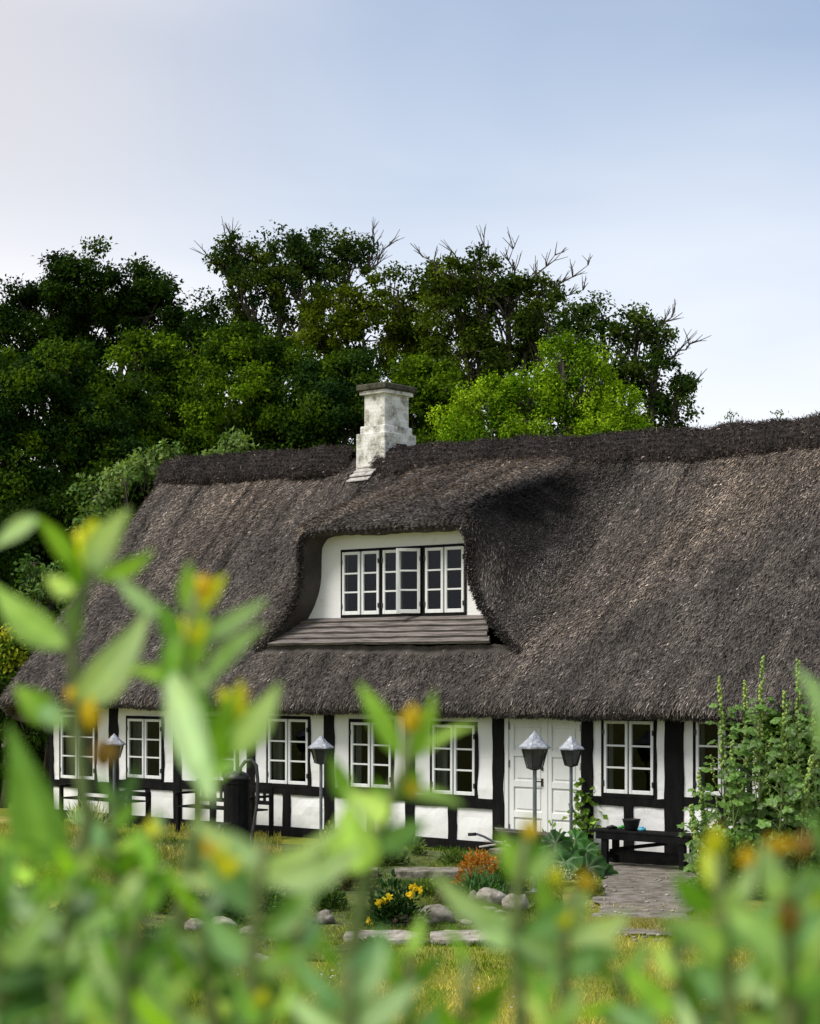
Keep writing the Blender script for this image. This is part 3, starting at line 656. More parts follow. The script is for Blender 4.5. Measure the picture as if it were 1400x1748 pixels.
# facade wall with openings, gently uneven
def wall_grid(s0, s1, z0, z1, opens, y=0.0, th=.28):
    xb = sorted(set([round(x, 4) for x in np.arange(s0, s1, .14)] + [s1] + [round(o[i], 4) for o in opens for i in (0, 1)]))
    zb = sorted(set([round(x, 4) for x in np.arange(z0, z1, .14)] + [z1] + [round(o[i], 4) for o in opens for i in (2, 3)]))
    xb = [x for x in xb if s0 <= x <= s1]; zb = [z for z in zb if z0 <= z <= z1]
    idx = {}; V = []; Fc = []
    def vid(i, j, b):
        k = (i, j, b)
        if k not in idx:
            x, z = xb[i], zb[j]; yy = y + (.018 * float(fnoise(x, z, 1.7, 4, 3)) if not b else th); idx[k] = len(V); V.append((x, yy, z))
        return idx[k]
    solid_ = {}
    for i in range(len(xb) - 1):
        for j in range(len(zb) - 1):
            xm, zm = (xb[i] + xb[i + 1]) / 2, (zb[j] + zb[j + 1]) / 2
            solid_[i, j] = not any(o[0] < xm < o[1] and o[2] < zm < o[3] for o in opens)
    for (i, j), sld in solid_.items():
        if not sld: continue
        Fc.append((vid(i, j, 0), vid(i + 1, j, 0), vid(i + 1, j + 1, 0), vid(i, j + 1, 0)))
        Fc.append((vid(i + 1, j, 1), vid(i, j, 1), vid(i, j + 1, 1), vid(i + 1, j + 1, 1)))
        for di, dj, a, b in ((-1, 0, (i, j), (i, j + 1)), (1, 0, (i + 1, j + 1), (i + 1, j)), (0, -1, (i + 1, j), (i, j)), (0, 1, (i, j + 1), (i + 1, j + 1))):
            if not solid_.get((i + di, j + dj), False): Fc.append((vid(*a, 0), vid(*b, 0), vid(*b, 1), vid(*a, 1)))
    mb = MB(); mb.add(V, Fc); return mb.build('wall', M['wall'], house, smooth=False)
wall_grid(SL, SRT, -.1, 2.35, opens)
mb = MB()
for x in (SL, SRT):     # gable walls and rear wall
    x1_ = x + .25 if x < 0 else x - .25
    for xx in (x, x1_): mb.add([(xx, .28, -.1), (xx, 6.6, -.1), (xx, 6.6, 2.2), (xx, 3.3, 5.6), (xx, .28, 2.35)], [(0, 1, 2, 3, 4)])
mb.box(SL, SRT, 6.6, 6.85, -.1, 2.3); mb.build('wall', M['wall'], house)
mb = MB(); mb.box(SL + .3, SRT - .3, .4, 6.5, -.05, .02); mb.box(SL + .3, SRT - .3, .3, 6.5, 2.32, 2.36); mb.box(SL + .3, SRT - .3, 3.2, 3.3, .02, 2.32); mb.build('interior', M['dark'], house)

# timbers, each its own part
def wobbly(s0, s1, z0, z1, y=-.012, th=.05, horiz=False, j=.010):
    mb = MB(); n_ = 16; vs = []; sd_ = random.random() * 50
    for q in range(n_ + 1):
        f = q / n_
        if horiz:
            x = s0 + (s1 - s0) * f; a = z0 + j * float(fnoise(x + sd_, 0, 2.2, 4, 2)); b = z1 + j * float(fnoise(x + sd_, 7, 2.2, 4, 4))
            vs += [(x, y, a), (x, y, b), (x, y + th, b), (x, y + th, a)]
        else:
            z = z0 + (z1 - z0) * f; a = s0 + j * float(fnoise(z + sd_, 0, 2.2, 4, 2)); b = s1 + j * float(fnoise(z + sd_, 9, 2.2, 4, 4))
            vs += [(a, y, z), (b, y, z), (b, y + th, z), (a, y + th, z)]
    fs = [(4 * q + i, 4 * q + (i + 1) % 4, 4 * q + 4 + (i + 1) % 4, 4 * q + 4 + i) for q in range(n_) for i in range(4)] + [(0, 3, 2, 1), (4 * n_, 4 * n_ + 1, 4 * n_ + 2, 4 * n_ + 3)]
    mb.add(vs, fs); return mb
posts = [(86, 92), (188, 203), (298, 310), (423, 436), (555, 571), (694, 709), (843, 861), (994, 1013), (1136, 1168), (1300, 1330), (1440 - 30, 1440 - 5)]
for a, b in posts:
    wobbly(fac(a), fac(b), .12, 2.2, y=-.030, th=.08).build('timber_post', M['tar'], house)
rails = [(92, 188, 1333, 1346), (203, 298, 1333, 1347), (310, 423, 1335, 1350), (436, 555, 1341, 1356), (571, 694, 1348, 1364), (709, 843, 1360, 1378), (1013, 1136, 1361, 1376), (1168, 1300, 1364, 1380), (1330, 1410, 1366, 1382)]
for a, b, t, bt in rails:
    m_ = (a + b) / 2; wobbly(fac(a) - .005, fac(b) + .005, fz(m_, bt), fz(m_, t), y=-.024, th=.08, horiz=True).build('timber_rail', M['tar'], house)
for a, b, t in ((135, 142, 1346), (250, 257, 1347), (360, 368, 1350), (484, 496, 1356), (628, 640, 1364), (767, 780, 1378), (1066, 1082, 1376), (1228, 1243, 1380)):
    m_ = (a + b) / 2; wobbly(fac(a), fac(b), .12, fz(m_, t) + .01, y=-.026, th=.08).build('timber_stud', M['tar'], house)
wobbly(SL - .02, fac(862), -.04, .125, y=-.05, th=.1, horiz=True).build('sill_beam', M['tar'], house)
wobbly(ds1 + .03, SRT, -.05, .13, y=-.05, th=.1, horiz=True).build('sill_beam', M['tar'], house)
wobbly(SL - .02, SRT, 2.02, 2.2, y=-.022, th=.06, horiz=True).build('wall_plate', M['tar'], house)

exec_later = []
# ------------------------------------------------------------------ foliage helpers
def leaves_np(P, D, Nn, L, Wd, C, fold=.12):
    """rhombic leaves: base P, direction D, normal N; returns V,Q,C"""
    n = len(P); D = D / (np.linalg.norm(D, axis=1)[:, None] + 1e-9)
    S = np.cross(D, Nn); S /= np.linalg.norm(S, axis=1)[:, None] + 1e-9; U = np.cross(S, D)
    L = L[:, None]; Wd = Wd[:, None]
    b = P; m1 = P + D * L * .45 + S * Wd / 2 + U * Wd * fold; m2 = P + D * L * .45 - S * Wd / 2 + U * Wd * fold; t = P + D * L - U * L * .12
    V = np.stack([b, m1, t, m2], 1).reshape(-1, 3)
    return V, np.arange(4 * n).reshape(n, 4), np.repeat(C, 4, 0)
def rnd_unit(n):
    v = RS.normal(0, 1, (n, 3)); return v / np.linalg.norm(v, axis=1)[:, None]
def colvar(c1, c2, n, jit=.25, f=None):
    f = RS.rand(n)[:, None] if f is None else np.clip(f, 0, 1)[:, None]
    c = np.array(c1) * (1 - f) + np.array(c2) * f
    return np.clip(c * np.exp(RS.normal(0, jit, (n, 1))), 0, 1)

def tree(name, label, base, D, lobes, c1, c2, lsize=.115, dens=1.0, clump=.45, dead=None, cat='tree', group='trees behind the cottage', trunk_r=.22, seed=1, tight=1.0, droop=.0, limbs=True, zs=.62):
    """lobes in photo pixels at distance D: (px, py, rx, ry[, depth offset])"""
    random.seed(seed); bx, dd = base; b = Vector(((bx - CX) / F * D, D, 0))
    root = empty(name, b, label, cat, group)
    tb = MB(b); LV, LQ, LC = [], [], []; n0 = 0
    cents = []
    for lb in lobes:
        px, py, rx, ry = lb[:4]; do = lb[4] if len(lb) > 4 else random.uniform(-1, 1) * rx / F * D * .5
        c = at(px, py, D); c.y += do; cents.append((c, rx / F * D, ry / F * D))
    topz = max(c.z for c, _, _ in cents); fork = b + Vector((0, 0, max(.6, min(c.z for c, _, _ in cents) * .55)))
    mean = sum((c for c, _, _ in cents), Vector()) / len(cents); fork.x = fork.x * .5 + mean.x * .5
    tb.tube([b + Vector((0, 0, -.1)), b.lerp(fork, .5) + Vector((.1, 0, 0)), fork], [trunk_r * 1.25, trunk_r, trunk_r * .85], 9)
    for c, rx, ry in cents:
        if limbs:
            mid = fork.lerp(c, .5) + Vector((random.uniform(-.3, .3), random.uniform(-.3, .3), -.15))
            tb.tube([fork, mid, c], [trunk_r * .6, trunk_r * .35, trunk_r * .16], 6)
        ncl = max(6, int(7 * dens * (rx * ry) / (clump ** 2)))
        u = rnd_unit(ncl) ; rr = RS.uniform(.25, 1.0, ncl) ** .45
        off = u * rr[:, None] * np.array([rx, (rx + ry) / 2 * .9, ry]) ; off *= (1 + .22 * fnoise(u[:, 0] * 2 + c.x, u[:, 2] * 2 + c.z, 1.5, 3, seed % 9))[:, None]
        cc = np.array(c) + off
        if limbs:
            for k in range(min(ncl, int(10 + rx * 6))):
                e = Vector(cc[k]); st_ = Vector(c).lerp(fork, random.uniform(0, .25)); md = st_.lerp(e, .55) + Vector((random.uniform(-.15, .15), random.uniform(-.15, .15), random.uniform(0, .2)))
                tb.tube([st_, md, e], [trunk_r * .13, trunk_r * .08, .012], 4, cap=False)
        per = max(5, int(70 * dens * (clump / .45) ** 2 * (.17 / lsize) ** 1.9))
        idx = np.repeat(np.arange(ncl), per); n = len(idx); gu = rnd_unit(n); g_ = gu * (RS.rand(n) ** .45 * clump * .78 * np.exp(RS.normal(-.05, .38, ncl))[idx] * tight)[:, None] * np.array([1, 1, zs]) + RS.normal(0, clump * .10, (n, 3))
        P = cc[idx] + g_ - np.array([0, 0, droop]) * (np.abs(g_[:, :1]) + .1)
        outd = P - np.array(c); outd /= np.linalg.norm(outd, axis=1)[:, None] + 1e-9
        Dr = outd * .6 + rnd_unit(n) * .8 + np.array([0, 0, -.25]); Nn = outd * .4 + gu * .8 + np.array([0, 0, .45]) + rnd_unit(n) * .5
        f = np.clip(.32 + .38 * RS.normal(0, 1, ncl)[idx] + .15 * RS.normal(0, 1, n), 0, 1)
        C = colvar(c1, c2, n, .22, f)
        V, Q, C = leaves_np(P, Dr, Nn, RS.uniform(.7, 1.3, n) * lsize, RS.uniform(.5, .8, n) * lsize, C)
        LV.append(V - np.array(b)); LQ.append(Q + n0); LC.append(C); n0 += len(V)
    if dead:
        for (x0, y0, x1, y1) in dead:
            a, e = at(x0, y0, D), at(x1, y1, D); a.y += random.uniform(-.4, .4); pts = [a]
            for q in range(1, 6):
                p = a.lerp(e, q / 5) + Vector((random.uniform(-.12, .12), random.uniform(-.1, .1), random.uniform(-.1, .12))); pts.append(p)
            tb.tube(pts, [.05, .042, .034, .026, .018, .008], 5)
            for q in range(1, 6):
                for r_ in range(3):
                    d_ = (e - a).normalized() * .5 + Vector((random.uniform(-.6, .6), random.uniform(-.5, .5), random.uniform(-.1, .8)))
                    p1 = pts[q] + d_ * random.uniform(.25, .5); p2 = p1 + (d_ + Vector((random.uniform(-.5, .5), 0, random.uniform(-.2, .5)))) * random.uniform(.15, .4)
                    p1 = pts[q].lerp(p1, .55); p2 = p1 + (p2 - p1) * .6; tb.tube([pts[q], p1, p2], [.018, .012, .006], 4, cap=False)
                    p3 = p1 + (d_ + Vector((random.uniform(-.7, .7), 0, random.uniform(-.3, .5)))) * random.uniform(.15, .3); tb.tube([p1, p3], [.010, .005], 4, cap=False)
    tb.build('trunk', M['bark'], root, smooth=True)
    npmesh('crown', np.concatenate(LV), np.concatenate(LQ), M['leaf'], root, np.concatenate(LC))
    return root
DK = ((.006, .018, .0015), (.034, .072, .004)); MD = ((.03, .065, .006), (.085, .17, .020)); OL = ((.028, .048, .002), (.13, .18, .008))
BR = ((.07, .16, .003), (.36, .52, .025)); PALE = ((.10, .18, .05), (.27, .36, .13))
tree('broadleaf_tree', 'big dark rounded tree at the far left rising above the others', (150, 0), 60, [(150, 492, 85, 55), (60, 530, 75, 50), (232, 497, 52, 52), (250, 545, 70, 55), (30, 575, 60, 45), (150, 560, 80, 50), (120, 620, 90, 50), (300, 560, 30, 40), (-40, 560, 60, 70)], *DK, lsize=.13, dens=1.15, clump=.6, seed=1, trunk_r=.35)
tree('broadleaf_tree', 'small dark tree top in the dip between the two tall crowns', (365, 0), 58, [(365, 540, 45, 38), (380, 590, 80, 50), (330, 600, 50, 40)], *DK, lsize=.14, dens=.9, clump=.55, seed=2)
tree('airy_tree', 'tall airy tree with thin twigs left of the chimney', (500, 0), 56, [(480, 442, 55, 48), (400, 440, 36, 36), (385, 450, 20, 26), (545, 430, 60, 38), (600, 450, 42, 45), (430, 500, 55, 45), (520, 500, 80, 45), (470, 560, 85, 40)], (.018, .042, .008), (.07, .10, .008), lsize=.115, dens=.85, clump=.42, seed=3,
     dead=[(420, 480, 360, 440), (410, 460, 392, 400), (620, 470, 668, 418), (625, 470, 640, 412)])
tree('broadleaf_tree', 'olive green tree straight behind the chimney', (640, 0), 52, [(580, 530, 60, 48), (680, 500, 60, 40), (720, 560, 65, 45), (620, 580, 85, 60), (560, 610, 70, 60), (700, 620, 80, 60), (740, 500, 40, 45)], *OL, lsize=.115, dens=.8, clump=.45, seed=4)
tree('half_bare_tree', 'tree with bare grey branches sticking out of its crown', (850, 0), 50, [(770, 465, 45, 38), (820, 460, 45, 35), (870, 500, 65, 45), (780, 530, 70, 50), (920, 500, 35, 30), (860, 570, 85, 50), (940, 560, 60, 45), (800, 620, 85, 55), (900, 640, 90, 50)], (.028, .052, .006), (.10, .145, .010), lsize=.11, dens=.85, clump=.45, seed=5,
     dead=[(870, 520, 830, 425), (860, 540, 775, 440), (870, 520, 873, 422), (880, 520, 945, 440), (890, 530, 1000, 455), (900, 540, 990, 495), (800, 500, 725, 440), (940, 570, 1010, 530)])
tree('broadleaf_tree', 'dark ivy green tree at the right end of the row', (1060, 0), 48, [(1030, 535, 45, 32), (1090, 560, 45, 38), (1060, 600, 75, 50), (1120, 640, 45, 55), (1150, 690, 32, 45), (1050, 680, 80, 60), (990, 570, 45, 40), (1120, 720, 55, 40), (1125, 575, 18, 18), (1165, 655, 16, 14)], (.02, .045, .007), (.075, .115, .016), lsize=.11, dens=.75, clump=.4, seed=6,
     dead=[(1100, 570, 1145, 545), (1130, 620, 1175, 590), (1140, 690, 1185, 660)])
tree('feathery_tree', 'bright yellow green feathery tree above the ridge', (930, 0), 41, [(960, 620, 40, 42), (830, 690, 55, 40), (780, 725, 48, 34), (900, 680, 62, 40), (985, 680, 62, 45), (1060, 700, 42, 45), (940, 735, 90, 40), (1075, 735, 30, 30), (830, 745, 80, 30), (1010, 630, 30, 28), (1020, 740, 70, 35), (1000, 790, 100, 40), (850, 800, 90, 40)], *BR, lsize=.07, dens=1.0, clump=.34, seed=7, zs=1.2)
hedge = [
 ('mid green bushy tree standing at the left edge of the picture', 30, 44, [(20, 690, 70, 80), (60, 640, 50, 50), (-40, 700, 60, 90), (40, 790, 80, 80), (-30, 830, 70, 90), (60, 880, 70, 80)], 21),
 ('bushy tree with pale shoots second from the left edge', 160, 45, [(160, 660, 55, 50), (110, 620, 40, 34), (150, 740, 75, 70), (200, 700, 55, 60), (130, 830, 80, 80), (190, 820, 70, 70)], 22),
 ('spreading green tree under the dip in the skyline', 290, 47, [(270, 620, 60, 42), (330, 640, 65, 45), (300, 700, 85, 60), (240, 770, 80, 70), (330, 770, 80, 60), (230, 600, 30, 24), (310, 830, 90, 60)], 23),
 ('light green topped tree beneath the airy tree', 430, 46, [(420, 600, 65, 40), (480, 640, 70, 50), (400, 690, 80, 60), (470, 740, 85, 60), (390, 780, 80, 50), (440, 830, 90, 50)], 24),
 ('dark green tree just left of the chimney', 560, 45, [(550, 690, 65, 55), (590, 640, 55, 45), (520, 760, 80, 50), (590, 750, 60, 60), (620, 700, 45, 50), (560, 820, 90, 50)], 25),
 ('low green tree just right of the chimney', 720, 44, [(720, 650, 55, 45), (760, 680, 50, 45), (700, 720, 60, 50), (760, 740, 60, 45), (730, 800, 90, 50)], 26),
 ('dark tree filling the gap beside the left roof end', 110, 40, [(100, 930, 90, 90), (180, 900, 70, 90), (20, 960, 80, 100), (60, 1050, 80, 90), (140, 1010, 80, 80), (30, 1180, 70, 110), (100, 1150, 70, 90), (70, 1280, 80, 100), (0, 1330, 70, 70), (90, 1370, 60, 60), (230, 850, 70, 60), (300, 840, 70, 50)], 27),
 ('shadowy tree trunked mass left of the cottage', -40, 37, [(-40, 1000, 70, 120), (-30, 1180, 80, 110), (-40, 1320, 80, 90), (20, 1260, 60, 90)], 28)]
for lab, bx, D, lobes, sd_ in hedge:
    pal = DK if sd_ in (27, 28) else (((.014, .042, .008), (.085, .15, .005)) if sd_ in (25, 21, 22) else ((.016, .04, .002), (.16, .27, .008)))
    tree('bushy_tree', lab, (bx, 0), D, lobes, *pal, lsize=.10, dens=1.3, clump=.5, seed=sd_)
# shrubs against the left end of the roof
def shrub(name, label, px, D, lobes, c1, c2, **k):
    return tree(name, label, (px, 0), D, lobes, c1, c2, cat='shrub', group=k.pop('group', 'shrubs left of the cottage'), trunk_r=k.pop('trunk_r', .07), **k)
shrub('elder_bush', 'pale leaved elder bush against the upper left roof edge', 190, 37, [(215, 815, 40, 26), (165, 850, 36, 28), (250, 790, 26, 18), (280, 775, 20, 14), (180, 900, 50, 36), (380, 780, 32, 14), (400, 760, 16, 14)], *PALE, lsize=.11, dens=.8, clump=.26, seed=31)
shrub('elder_bush', 'pale leaved bush low against the left roof edge', 70, 35.5, [(60, 960, 26, 24), (95, 1000, 36, 30), (60, 1010, 34, 30), (130, 990, 24, 24), (80, 1060, 40, 36)], (.06, .13, .035), (.2, .3, .1), lsize=.10, dens=.7, clump=.24, seed=32)
shrub('golden_bush', 'yellow green bush at the left edge beside the roof', 5, 35, [(10, 1080, 30, 28), (-20, 1110, 40, 36), (30, 1125, 26, 20), (10, 1160, 30, 24)], (.12, .22, .02), (.48, .50, .04), lsize=.10, dens=.9, clump=.22, seed=33)
shrub('dark_bush', 'dark glossy leaved bush below the golden bush', 40, 34.5, [(20, 1190, 40, 40), (60, 1230, 36, 40), (20, 1290, 50, 50), (60, 1350, 34, 36)], *DK, lsize=.12, dens=.8, clump=.26, seed=34)

# ------------------------------------------------------------------ grass
def blades(name, n, region, hgt, c1, c2, label, wd=.006, patch=None):
    px = RS.uniform(region[0], region[1], n); d0, d1 = region[2], region[3]
    d = 1 / RS.uniform(1 / d1, 1 / d0, n)
    x = (px - CX) / F * d; z = gz(x, d) - .01
    P = np.stack([x, d, z], -1)
    if patch is not None:
        k = patch(x, d); P = P[k]; n = len(P)
    hh = hgt * RS.uniform(.4, 1.2, n) * (1 + .5 * fnoise(P[:, 0], P[:, 1], 1.3, 3, 5))
    L = np.stack([RS.normal(0, .45, n), RS.normal(0, .45, n), np.ones(n)], -1) * hh[:, None]
    s = rnd_unit(n) * np.array([1, .3, 0]) * wd
    V = np.stack([P - s, P + s, P + L * .6 + s * .7, P + L], 1).reshape(-1, 3)
    f = np.clip(.5 + .9 * fnoise(P[:, 0], P[:, 1], .55, 4, 14), 0, 1)
    C = colvar(c1, c2, n, .3, f)
    o = npmesh(name, V, np.arange(4 * n).reshape(n, 4), M['leaf'], None, np.repeat(C, 4, 0)); tag(o, label, 'grass', kind='stuff')
blades('lawn_grass', 150000, (-80, 1480, 9.5, 20.5), .045, (.16, .23, .012), (.58, .50, .13), 'short sunlit lawn with yellow dry patches in front of the garden bed', .005)
blades('rough_grass', 26000, (-60, 480, 22, 31), .09, (.12, .17, .02), (.42, .36, .10), 'rough yellowing grass at the left end of the cottage', .008)
blades('path_edge_grass', 9000, (940, 1230, 18.2, 19.3), .06, (.12, .18, .02), (.42, .36, .12), 'ragged grass growing over the near edge of the path', .006)
blades('bed_grass', 80000, (200, 960, 17.5, 27), .06, (.05, .10, .015), (.22, .26, .06), 'patchy green grass and weeds in the garden bed', .007, patch=lambda x, y: fnoise(x, y, .9, 3, 4) > -.15)
mb = MB()
for k in range(46):
    p = gp(random.choice([random.uniform(380, 460), random.uniform(540, 580), random.uniform(1180, 1300), random.uniform(600, 1300)]), random.uniform(1640, 1740)); mb.ball(p + Vector((0, 0, .06)), .012, 6, (1, 1, .4))
tag(mb.build('daisies', solid('daisy_petals', (.75, .75, .72)), smooth=True), 'tiny white daisies dotted over the lawn', 'flowers', kind='stuff')

# ------------------------------------------------------------------ lamp posts
def lamp():
    root = empty('garden_lamp', (0, 0, 0), '-', 'lamp', 'garden lamp posts')
    H = 1.72
    mb = MB(); mb.tube([(0, 0, -.05), (0, 0, H - .40)], .022, 10); mb.lathe([(.05, 0), (.05, .02), (.03, .04), (.022, .06)], n=12); mb.build('pole', M['steel'], root, smooth=False)
    mb = MB(); zb, zt_ = H - .40, H - .19; rb, rt = .085, .145
    for k in range(6):
        a0, a1 = 6.2832 * k / 6, 6.2832 * (k + 1) / 6
        p = lambda r, a, z: Vector((r * math.cos(a), r * math.sin(a), z))
        mb.obox(p(rb, a0, zb), p(rt, a0, zt_), .012, .012, (0, 1, .1)); mb.obox(p(rb, a0, zb + .006), p(rb, a1, zb + .006), .014, .014); mb.obox(p(rt, a0, zt_), p(rt, a1, zt_), .014, .014)
    mb.lathe([(.03, zb - .02), (.088, zb), (.088, zb + .008)], n=6); mb.build('lantern_frame', M['iron'], root)
    mb = MB(); mb.lathe([(.078, zb + .012), (.138, zt_ - .004)], n=6); mb.build('lantern_glass', M['lampglass'], root)
    mb = MB(); mb.tube([(0, 0, zb), (0, 0, zb + .05)], .018, 8); mb.ball((0, 0, zb + .09), .028, 8, (1, 1, 1.3)); mb.build('bulb', M['lampbulb'], root, smooth=True)
    mb = MB(); mb.lathe([(.175, zt_ + .012), (.180, zt_), (.182, zt_ + .018), (.09, zt_ + .095), (.012, H - .012), (.010, H)], n=6); mb.build('roof', M['zinc'], root)
    return root
M['lampglass'] = solid('smoked_glass', (.03, .032, .035), (.06, .062, .065), 8, .15, spec=.5)
M['lampbulb'] = solid('opal_bulb', (.5, .5, .48), rough=.4)
lp = lamp()
spec = [(913, 21.6, 1247, 1.06, 'larger garden lamp of the pair in front of the white door'), (975, 24.6, 1255, 1.0, 'smaller garden lamp of the pair, before the right door leaf'),
        (548, 26.0, 1255, 1.0, 'garden lamp before the black post between two middle windows'), (195, 28.6, 1252, 1.0, 'garden lamp at the left end of the cottage, half hidden by leaves')]
for i, (px, D, top, sc_, lab) in enumerate(spec):
    o = lp if i == 0 else copy_tree(lp); o['label'] = lab
    ztop = CAMZ + (HY - top) / F * D; o.location = ((px - CX) / F * D, D, ztop - 1.72 * sc_ if False else 0)
    o.scale = (sc_, sc_, ztop / 1.72); o.rotation_euler = (0, 0, i * .4 + .2)

# ------------------------------------------------------------------ bench with things on it
def hloc(px, y, z=0): return W(fac(px, y), y, z)
yb = -.62; bs0, bs1 = fac(1018, yb), fac(1200, yb); bm_ = (bs0 + bs1) / 2; bl = bs1 - bs0
zs_ = fz(1100, 1419, yb)
bench = empty('garden_bench', W(bm_, yb, 0), 'black backless wooden bench against the wall by the hollyhocks', 'bench', rz=-TH)
mb = MB()
for y0_ in (-.17, .01): mb.box(-bl / 2, bl / 2, y0_, y0_ + .165, zs_ - .035, zs_, .006)
mb.build('seat', M['tar'], bench)
for x in (-bl / 2 + .22, bl / 2 - .22):
    for y_ in (-.15, .10):
        mb = MB(); mb.box(x - .045, x + .045, y_, y_ + .06, 0.04, zs_ - .036, .006); mb.build('leg', M['tar'], bench)
    mb = MB(); mb.box(x - .03, x + .03, -.09, .10, .12, .18); mb.build('stretcher', M['tar'], bench)
mb = MB(); mb.box(-bl / 2 + .1, bl / 2 - .1, -.165, -.145, zs_ - .12, zs_ - .037); mb.build('apron', M['tar'], bench)
mb = MB(); mb.obox((-bl / 2 + .25, .03, .22), (bl / 2 - .55, .03, zs_ - .14), .03, .05); mb.build('brace', M['tar'], bench)
mb = MB(); mb.box(-bl / 2 + .22, bl / 2 - .22, -.02, .02, .16, .23); mb.build('stretcher', M['tar'], bench)
# bowl, gloves, blue cup
bw = hloc(1078, yb, zs_ + .002); mb = MB(bw); mb.lathe([(.07, 0), (.085, .02), (.115, .13), (.125, .145), (.118, .145), (.10, .12), (.07, .02), (.0, .018)], bw, 16)
tag(mb.build('plant_pot', M['rubber'], smooth=True, loc=bw), 'black plant pot standing on the bench seat', 'pot')
gl = hloc(1058, yb - .03, zs_ + .002); t = empty('garden_shears', gl, 'black and green hand tool lying on the bench beside the pot', 'garden tool')
mb = MB(); mb.tube([(-.17, 0, .03), (-.10, .0, .045), (-.02, .01, .02)], [.016, .02, .014], 8); mb.tube([(-.15, .05, .015), (-.08, .04, .02), (-.02, .02, .02)], [.015, .018, .012], 8); mb.build('blade', M['iron'], t, smooth=True)
mb = MB(); mb.tube([(-.03, 0, .022), (.04, .01, .04), (.11, .0, .025)], [.015, .024, .014], 8); mb.build('grip', M['green'], t, smooth=True)
bc_ = hloc(1096, yb, zs_ + .002); mb = MB(bc_); mb.lathe([(.045, 0), (.055, .04), (.052, .04), (.04, .005)], bc_ + Vector((0, 0, 0)), 14); mb.lathe([(.03, .04), (.03, .055)], bc_, 12)
tag(mb.build('plastic_tub', M['blue'], smooth=True, loc=bc_), 'small pale blue plastic tub on the bench', 'tub')

# black slatted benches left of the middle
def slat_bench(px0, px1, y, top_py, label, cross):
    s0, s1 = fac(px0, y), fac(px1, y); L = s1 - s0; pm = (px0 + px1) / 2; zt_ = fz(pm, top_py, y)
    r = empty('slatted_bench', W((s0 + s1) / 2, y, 0), label, 'bench', 'black slatted garden benches', rz=-TH)
    mb = MB()
    for k in range(4): mb.box(-L / 2, L / 2, -.42 + k * .1, -.34 + k * .1, .42, .445)
    mb.build('seat', M['tar'], r)
    mb = MB(); mb.box(-L / 2, L / 2, .0, .04, zt_ - .07, zt_, .006); mb.box(-L / 2, L / 2, .0, .04, .5, .56)
    n_ = int(L / .13)
    for k in range(1, n_): x = -L / 2 + L * k / n_; mb.box(x - .022, x + .022, .008, .03, .56, zt_ - .07)
    if cross:
        for zz in (.70, .82): mb.box(-L / 2, L / 2, .004, .034, zz - .018, zz + .018)
    mb.build('backrest', M['tar'], r)
    for x in (-L / 2, L / 2):
        for yy, zz in ((-.42, .62), (.0, zt_)): mb = MB(); mb.box(x - .03, x + .03, yy, yy + .055, 0.02, zz, .004); mb.build('leg', M['tar'], r)
        mb = MB(); mb.box(x - .035, x + .035, -.45, .02, .62, .655, .006); mb.build('armrest', M['tar'], r)
    return r
slat_bench(335, 461, -.55, 1340, 'black slatted bench with cross rails standing behind the pump', True)
slat_bench(136, 252, -.5, 1349, 'black slatted bench at the left end of the cottage', False)

# ------------------------------------------------------------------ hand pump
pb = gp(404, 1532); D_ = pb.y; k_ = D_ / F
pump = empty('hand_pump', pb, 'black wooden garden pump with domed cap and curved iron handle', 'pump')
Hh = (1532 - 1330) * k_
mb = MB(); mb.lathe([(.20, -.02), (.20, .05), (.155, .08), (.145, Hh - .06), (.15, Hh - .05), (.15, Hh)], n=14); mb.build('pump_body', M['tar'], pump, smooth=False)
mb = MB(); mb.lathe([(.155, Hh), (.155, Hh + .02), (.13, Hh + .06), (.08, Hh + .085), (.02, Hh + .095)], n=16); mb.build('cap', M['iron'], pump, smooth=True)
def lp_(px, py, dy=0): return Vector(((px - 404) * k_, dy, (1532 - py) * k_))
mb = MB(); mb.tube([lp_(410, 1340, -.12), lp_(412, 1310, -.1), lp_(420, 1299, -.1), lp_(431, 1297, -.1), lp_(439, 1306, -.12), lp_(442, 1330, -.16), lp_(441, 1370, -.2), lp_(434, 1420, -.25), lp_(432, 1455, -.28), lp_(438, 1470, -.3), lp_(449, 1481, -.32)], [.02, .02, .022, .022, .022, .02, .019, .018, .018, .018, .018], 8)
mb.ball(lp_(452, 1482, -.32), .035, 10); hd = mb.build('handle', M['iron'], pump, smooth=True)
mb = MB(); mb.tube([(-.05, -.12, Hh * .62), (-.16, -.25, Hh * .62), (-.19, -.28, Hh * .52)], [.035, .03, .032], 9); mb.build('spout', M['iron'], pump, smooth=True)
# plank platform
wp = gp(455, 1512, .12); wc = empty('plank_platform', (wp.x, wp.y, 0), 'grey weathered plank platform beside the black pump', 'platform')
for k in range(5):
    mb = MB(); mb.box(-.32, .24, k * .17, k * .17 + .15, .10, .13, .006, .004); mb.build('plank', M['palewood'], wc)
for x in (-.25, .17): mb = MB(); mb.box(x - .03, x + .03, .0, .83, .0, .098); mb.build('bearer', M['greywood'], wc)

